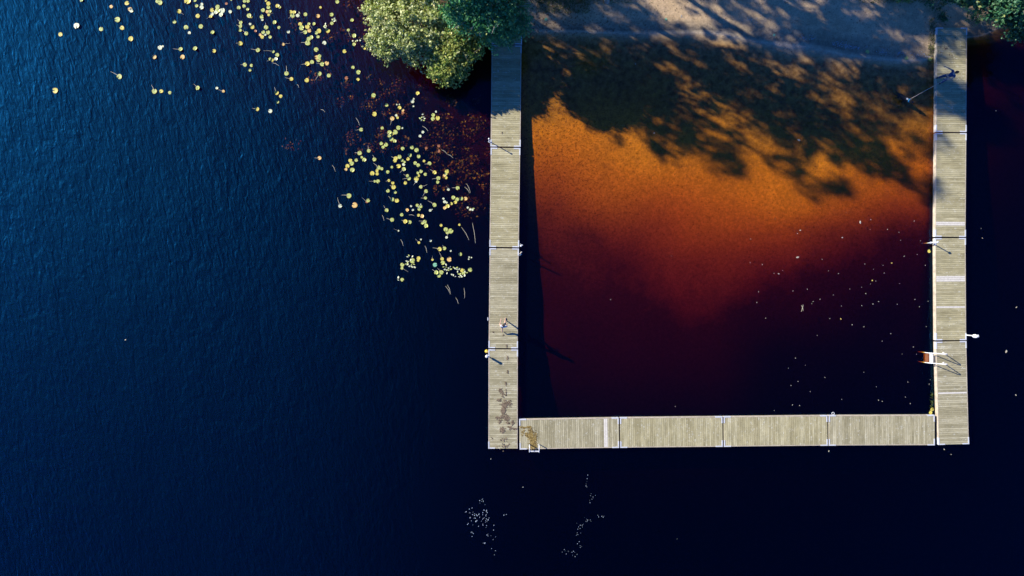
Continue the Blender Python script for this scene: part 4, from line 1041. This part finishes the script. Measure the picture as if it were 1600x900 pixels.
    for s in 'LR':
        k = len(T); T += [(*P['hip'+s], .104+g)]; TE.append((1, k))
        if long_legs:
            T += [(*P['kn'+s], .068+g), (*lerp(P['kn'+s], P['an'+s], .92), .052+g)]; TE += [(k, k+1), (k+1, k+2)]
        else: T += [(*lerp(P['hip'+s], P['kn'+s], .75), .088+g)]; TE.append((k, k+1))
    skin_obj('trousers' if long_legs else 'shorts', T, TE, legs, root)
    if shoes:
        for s in 'LR':
            a = Vector(P['an'+s]); b = a + Vector(P['toe'+s])
            skin_obj('shoe', [(*(a + Vector((-.03, 0, -.045))), .048), (*(a*.5 + b*.5 + Vector((0, 0, -.02))), .050), (*b, .042)], [(0, 1), (1, 2)], M['shoe'], root)
    return root
# person 1: long stride towards the beach, arms forward
z = DECK
P1 = dict(pelvis=(.02, 0, .93), chest=(.07, 0, 1.28), neck=(.10, 0, 1.47), head=(.15, 0, 1.62), face=(1, 0, -.25),
 shL=(.07, .20, 1.40), shR=(.08, -.20, 1.40), elL=(.20, .27, 1.16), elR=(.02, -.27, 1.12), wrL=(.46, .22, 1.20), wrR=(.16, -.25, .92),
 hipL=(.02, .10, .88), hipR=(.04, -.10, .88), knL=(-.10, .10, .50), knR=(.36, -.11, .55), anL=(-.46, .09, .20), anR=(.47, -.11, .085), toeL=(.10, 0, -.12), toeR=(.19, 0, -.035))
pw_ = W(787.0, 509.5, DECK)
person('person in a white top and dark shorts striding along the left pier arm', (pw_.x, pw_.y, DECK), R(88), P1, M['tee'], M['dark_shorts'], M['skin'], shoes=False)
# person 2: standing, facing the water and the dog, arm out with the leash
P2 = dict(pelvis=(-.08, 0, .93), chest=(-.16, 0, 1.31), neck=(-.18, 0, 1.50), head=(-.18, 0, 1.66), face=(1, 0, -.45),
 shL=(-.15, .21, 1.42), shR=(-.13, -.21, 1.43), elL=(.02, .34, 1.20), elR=(.02, -.44, 1.34), wrL=(.24, .20, 1.14), wrR=(.24, -.58, 1.40),
 hipL=(-.06, .10, .89), hipR=(-.06, -.10, .89), knL=(.04, .19, .50), knR=(.08, -.15, .50), anL=(-.02, .22, .085), anR=(.06, -.19, .085), toeL=(.17, .04, -.035), toeR=(.17, -.03, -.035))
p2w = W(1467.5, 125.5, DECK); hd2 = R(196)
pr2 = person('person in blue top and jeans holding the leash at the right pier beach end', (p2w.x, p2w.y, DECK), hd2, P2, M['navy_top'], M['denim'], M['skin'], long_legs=True, long_hair=True); pr2.scale = (1.08, 1.08, 1.08)
# the dog in the shallows
dz = gz(1408, 156) ; dogw = W(1407.5, 154.5, 0.1)
dog = empty('dog', (dogw.x, dogw.y, dz), R(-38)); dog.scale = (1.15, 1.15, 1.1); tag(dog, 'black dog with a white chest wading in the shallows at the end of the leash', 'dog')
J = [(-.30, 0, .50, .115), (-.05, 0, .50, .125), (.20, 0, .52, .140), (.36, 0, .62, .085), (.46, 0, .72, .080), (.56, 0, .73, .065), (.68, 0, .69, .036),
     (-.42, 0, .50, .04), (-.58, .04, .44, .028), (-.74, .08, .46, .018)]
E = [(0, 1), (1, 2), (2, 3), (3, 4), (4, 5), (5, 6), (0, 7), (7, 8), (8, 9)]
for s in (-1, 1):
    k = len(J); J += [(.22, s*.09, .36, .062), (.20, s*.10, .20, .034), (.22, s*.10, .03, .030), (.27, s*.10, .01, .028)]; E += [(2, k), (k, k+1), (k+1, k+2), (k+2, k+3)]
    k = len(J); J += [(-.28, s*.09, .36, .078), (-.20, s*.10, .24, .048), (-.34, s*.10, .14, .028), (-.32, s*.10, .03, .026), (-.26, s*.10, .01, .028)]; E += [(0, k), (k, k+1), (k+1, k+2), (k+2, k+3), (k+3, k+4)]
skin_obj('body', J, E, M['dogfur'], dog, root=1)
for s in (-1, 1): MB().ball((.47, s*.075, .73), (.035, .02, .065), 8, 6).build('ear', M['dogfur'], dog, smooth=True)
for s in (-1, 1): MB().ball((.60, s*.035, .76), .010, 8, 6).build('eye', M['eye'], dog, smooth=True)
MB().ball((.715, 0, .70), (.018, .022, .016), 8, 6).build('nose', M['eye'], dog, smooth=True)
MB().ball((.24, .0, .63), (.13, .075, .06), 10, 8).build('chest_patch', M['dogwhite'], dog, smooth=True)
MB().torus((.39, 0, .645), .098, .034, 18, 8, Matrix.Rotation(R(50), 3, 'Y')).build('collar', M['collar'], dog, smooth=True)
# the leash, from hand to collar
from mathutils import Euler
hand = pr2.location + Matrix.Rotation(hd2, 3, 'Z') @ (Vector(P2['wrL']) + Vector((.09, .0, -.03)))*1.08
col_ = dog.location + Matrix.Rotation(R(-38), 3, 'Z') @ Vector((.38, 0, .74))
pts = [hand.lerp(col_, f) - Vector((0, 0, .12*math.sin(math.pi*f))) for f in [k/10 for k in range(11)]]
m_ = pts[5].copy()
q = MB(); q.tube([p_ - m_ for p_ in pts], 0.013, 6)
o = q.build('leash', M['leash'], None, smooth=True, loc=m_); tag(o, 'taut pale leash running from the person on the right pier to the dog', 'leash')
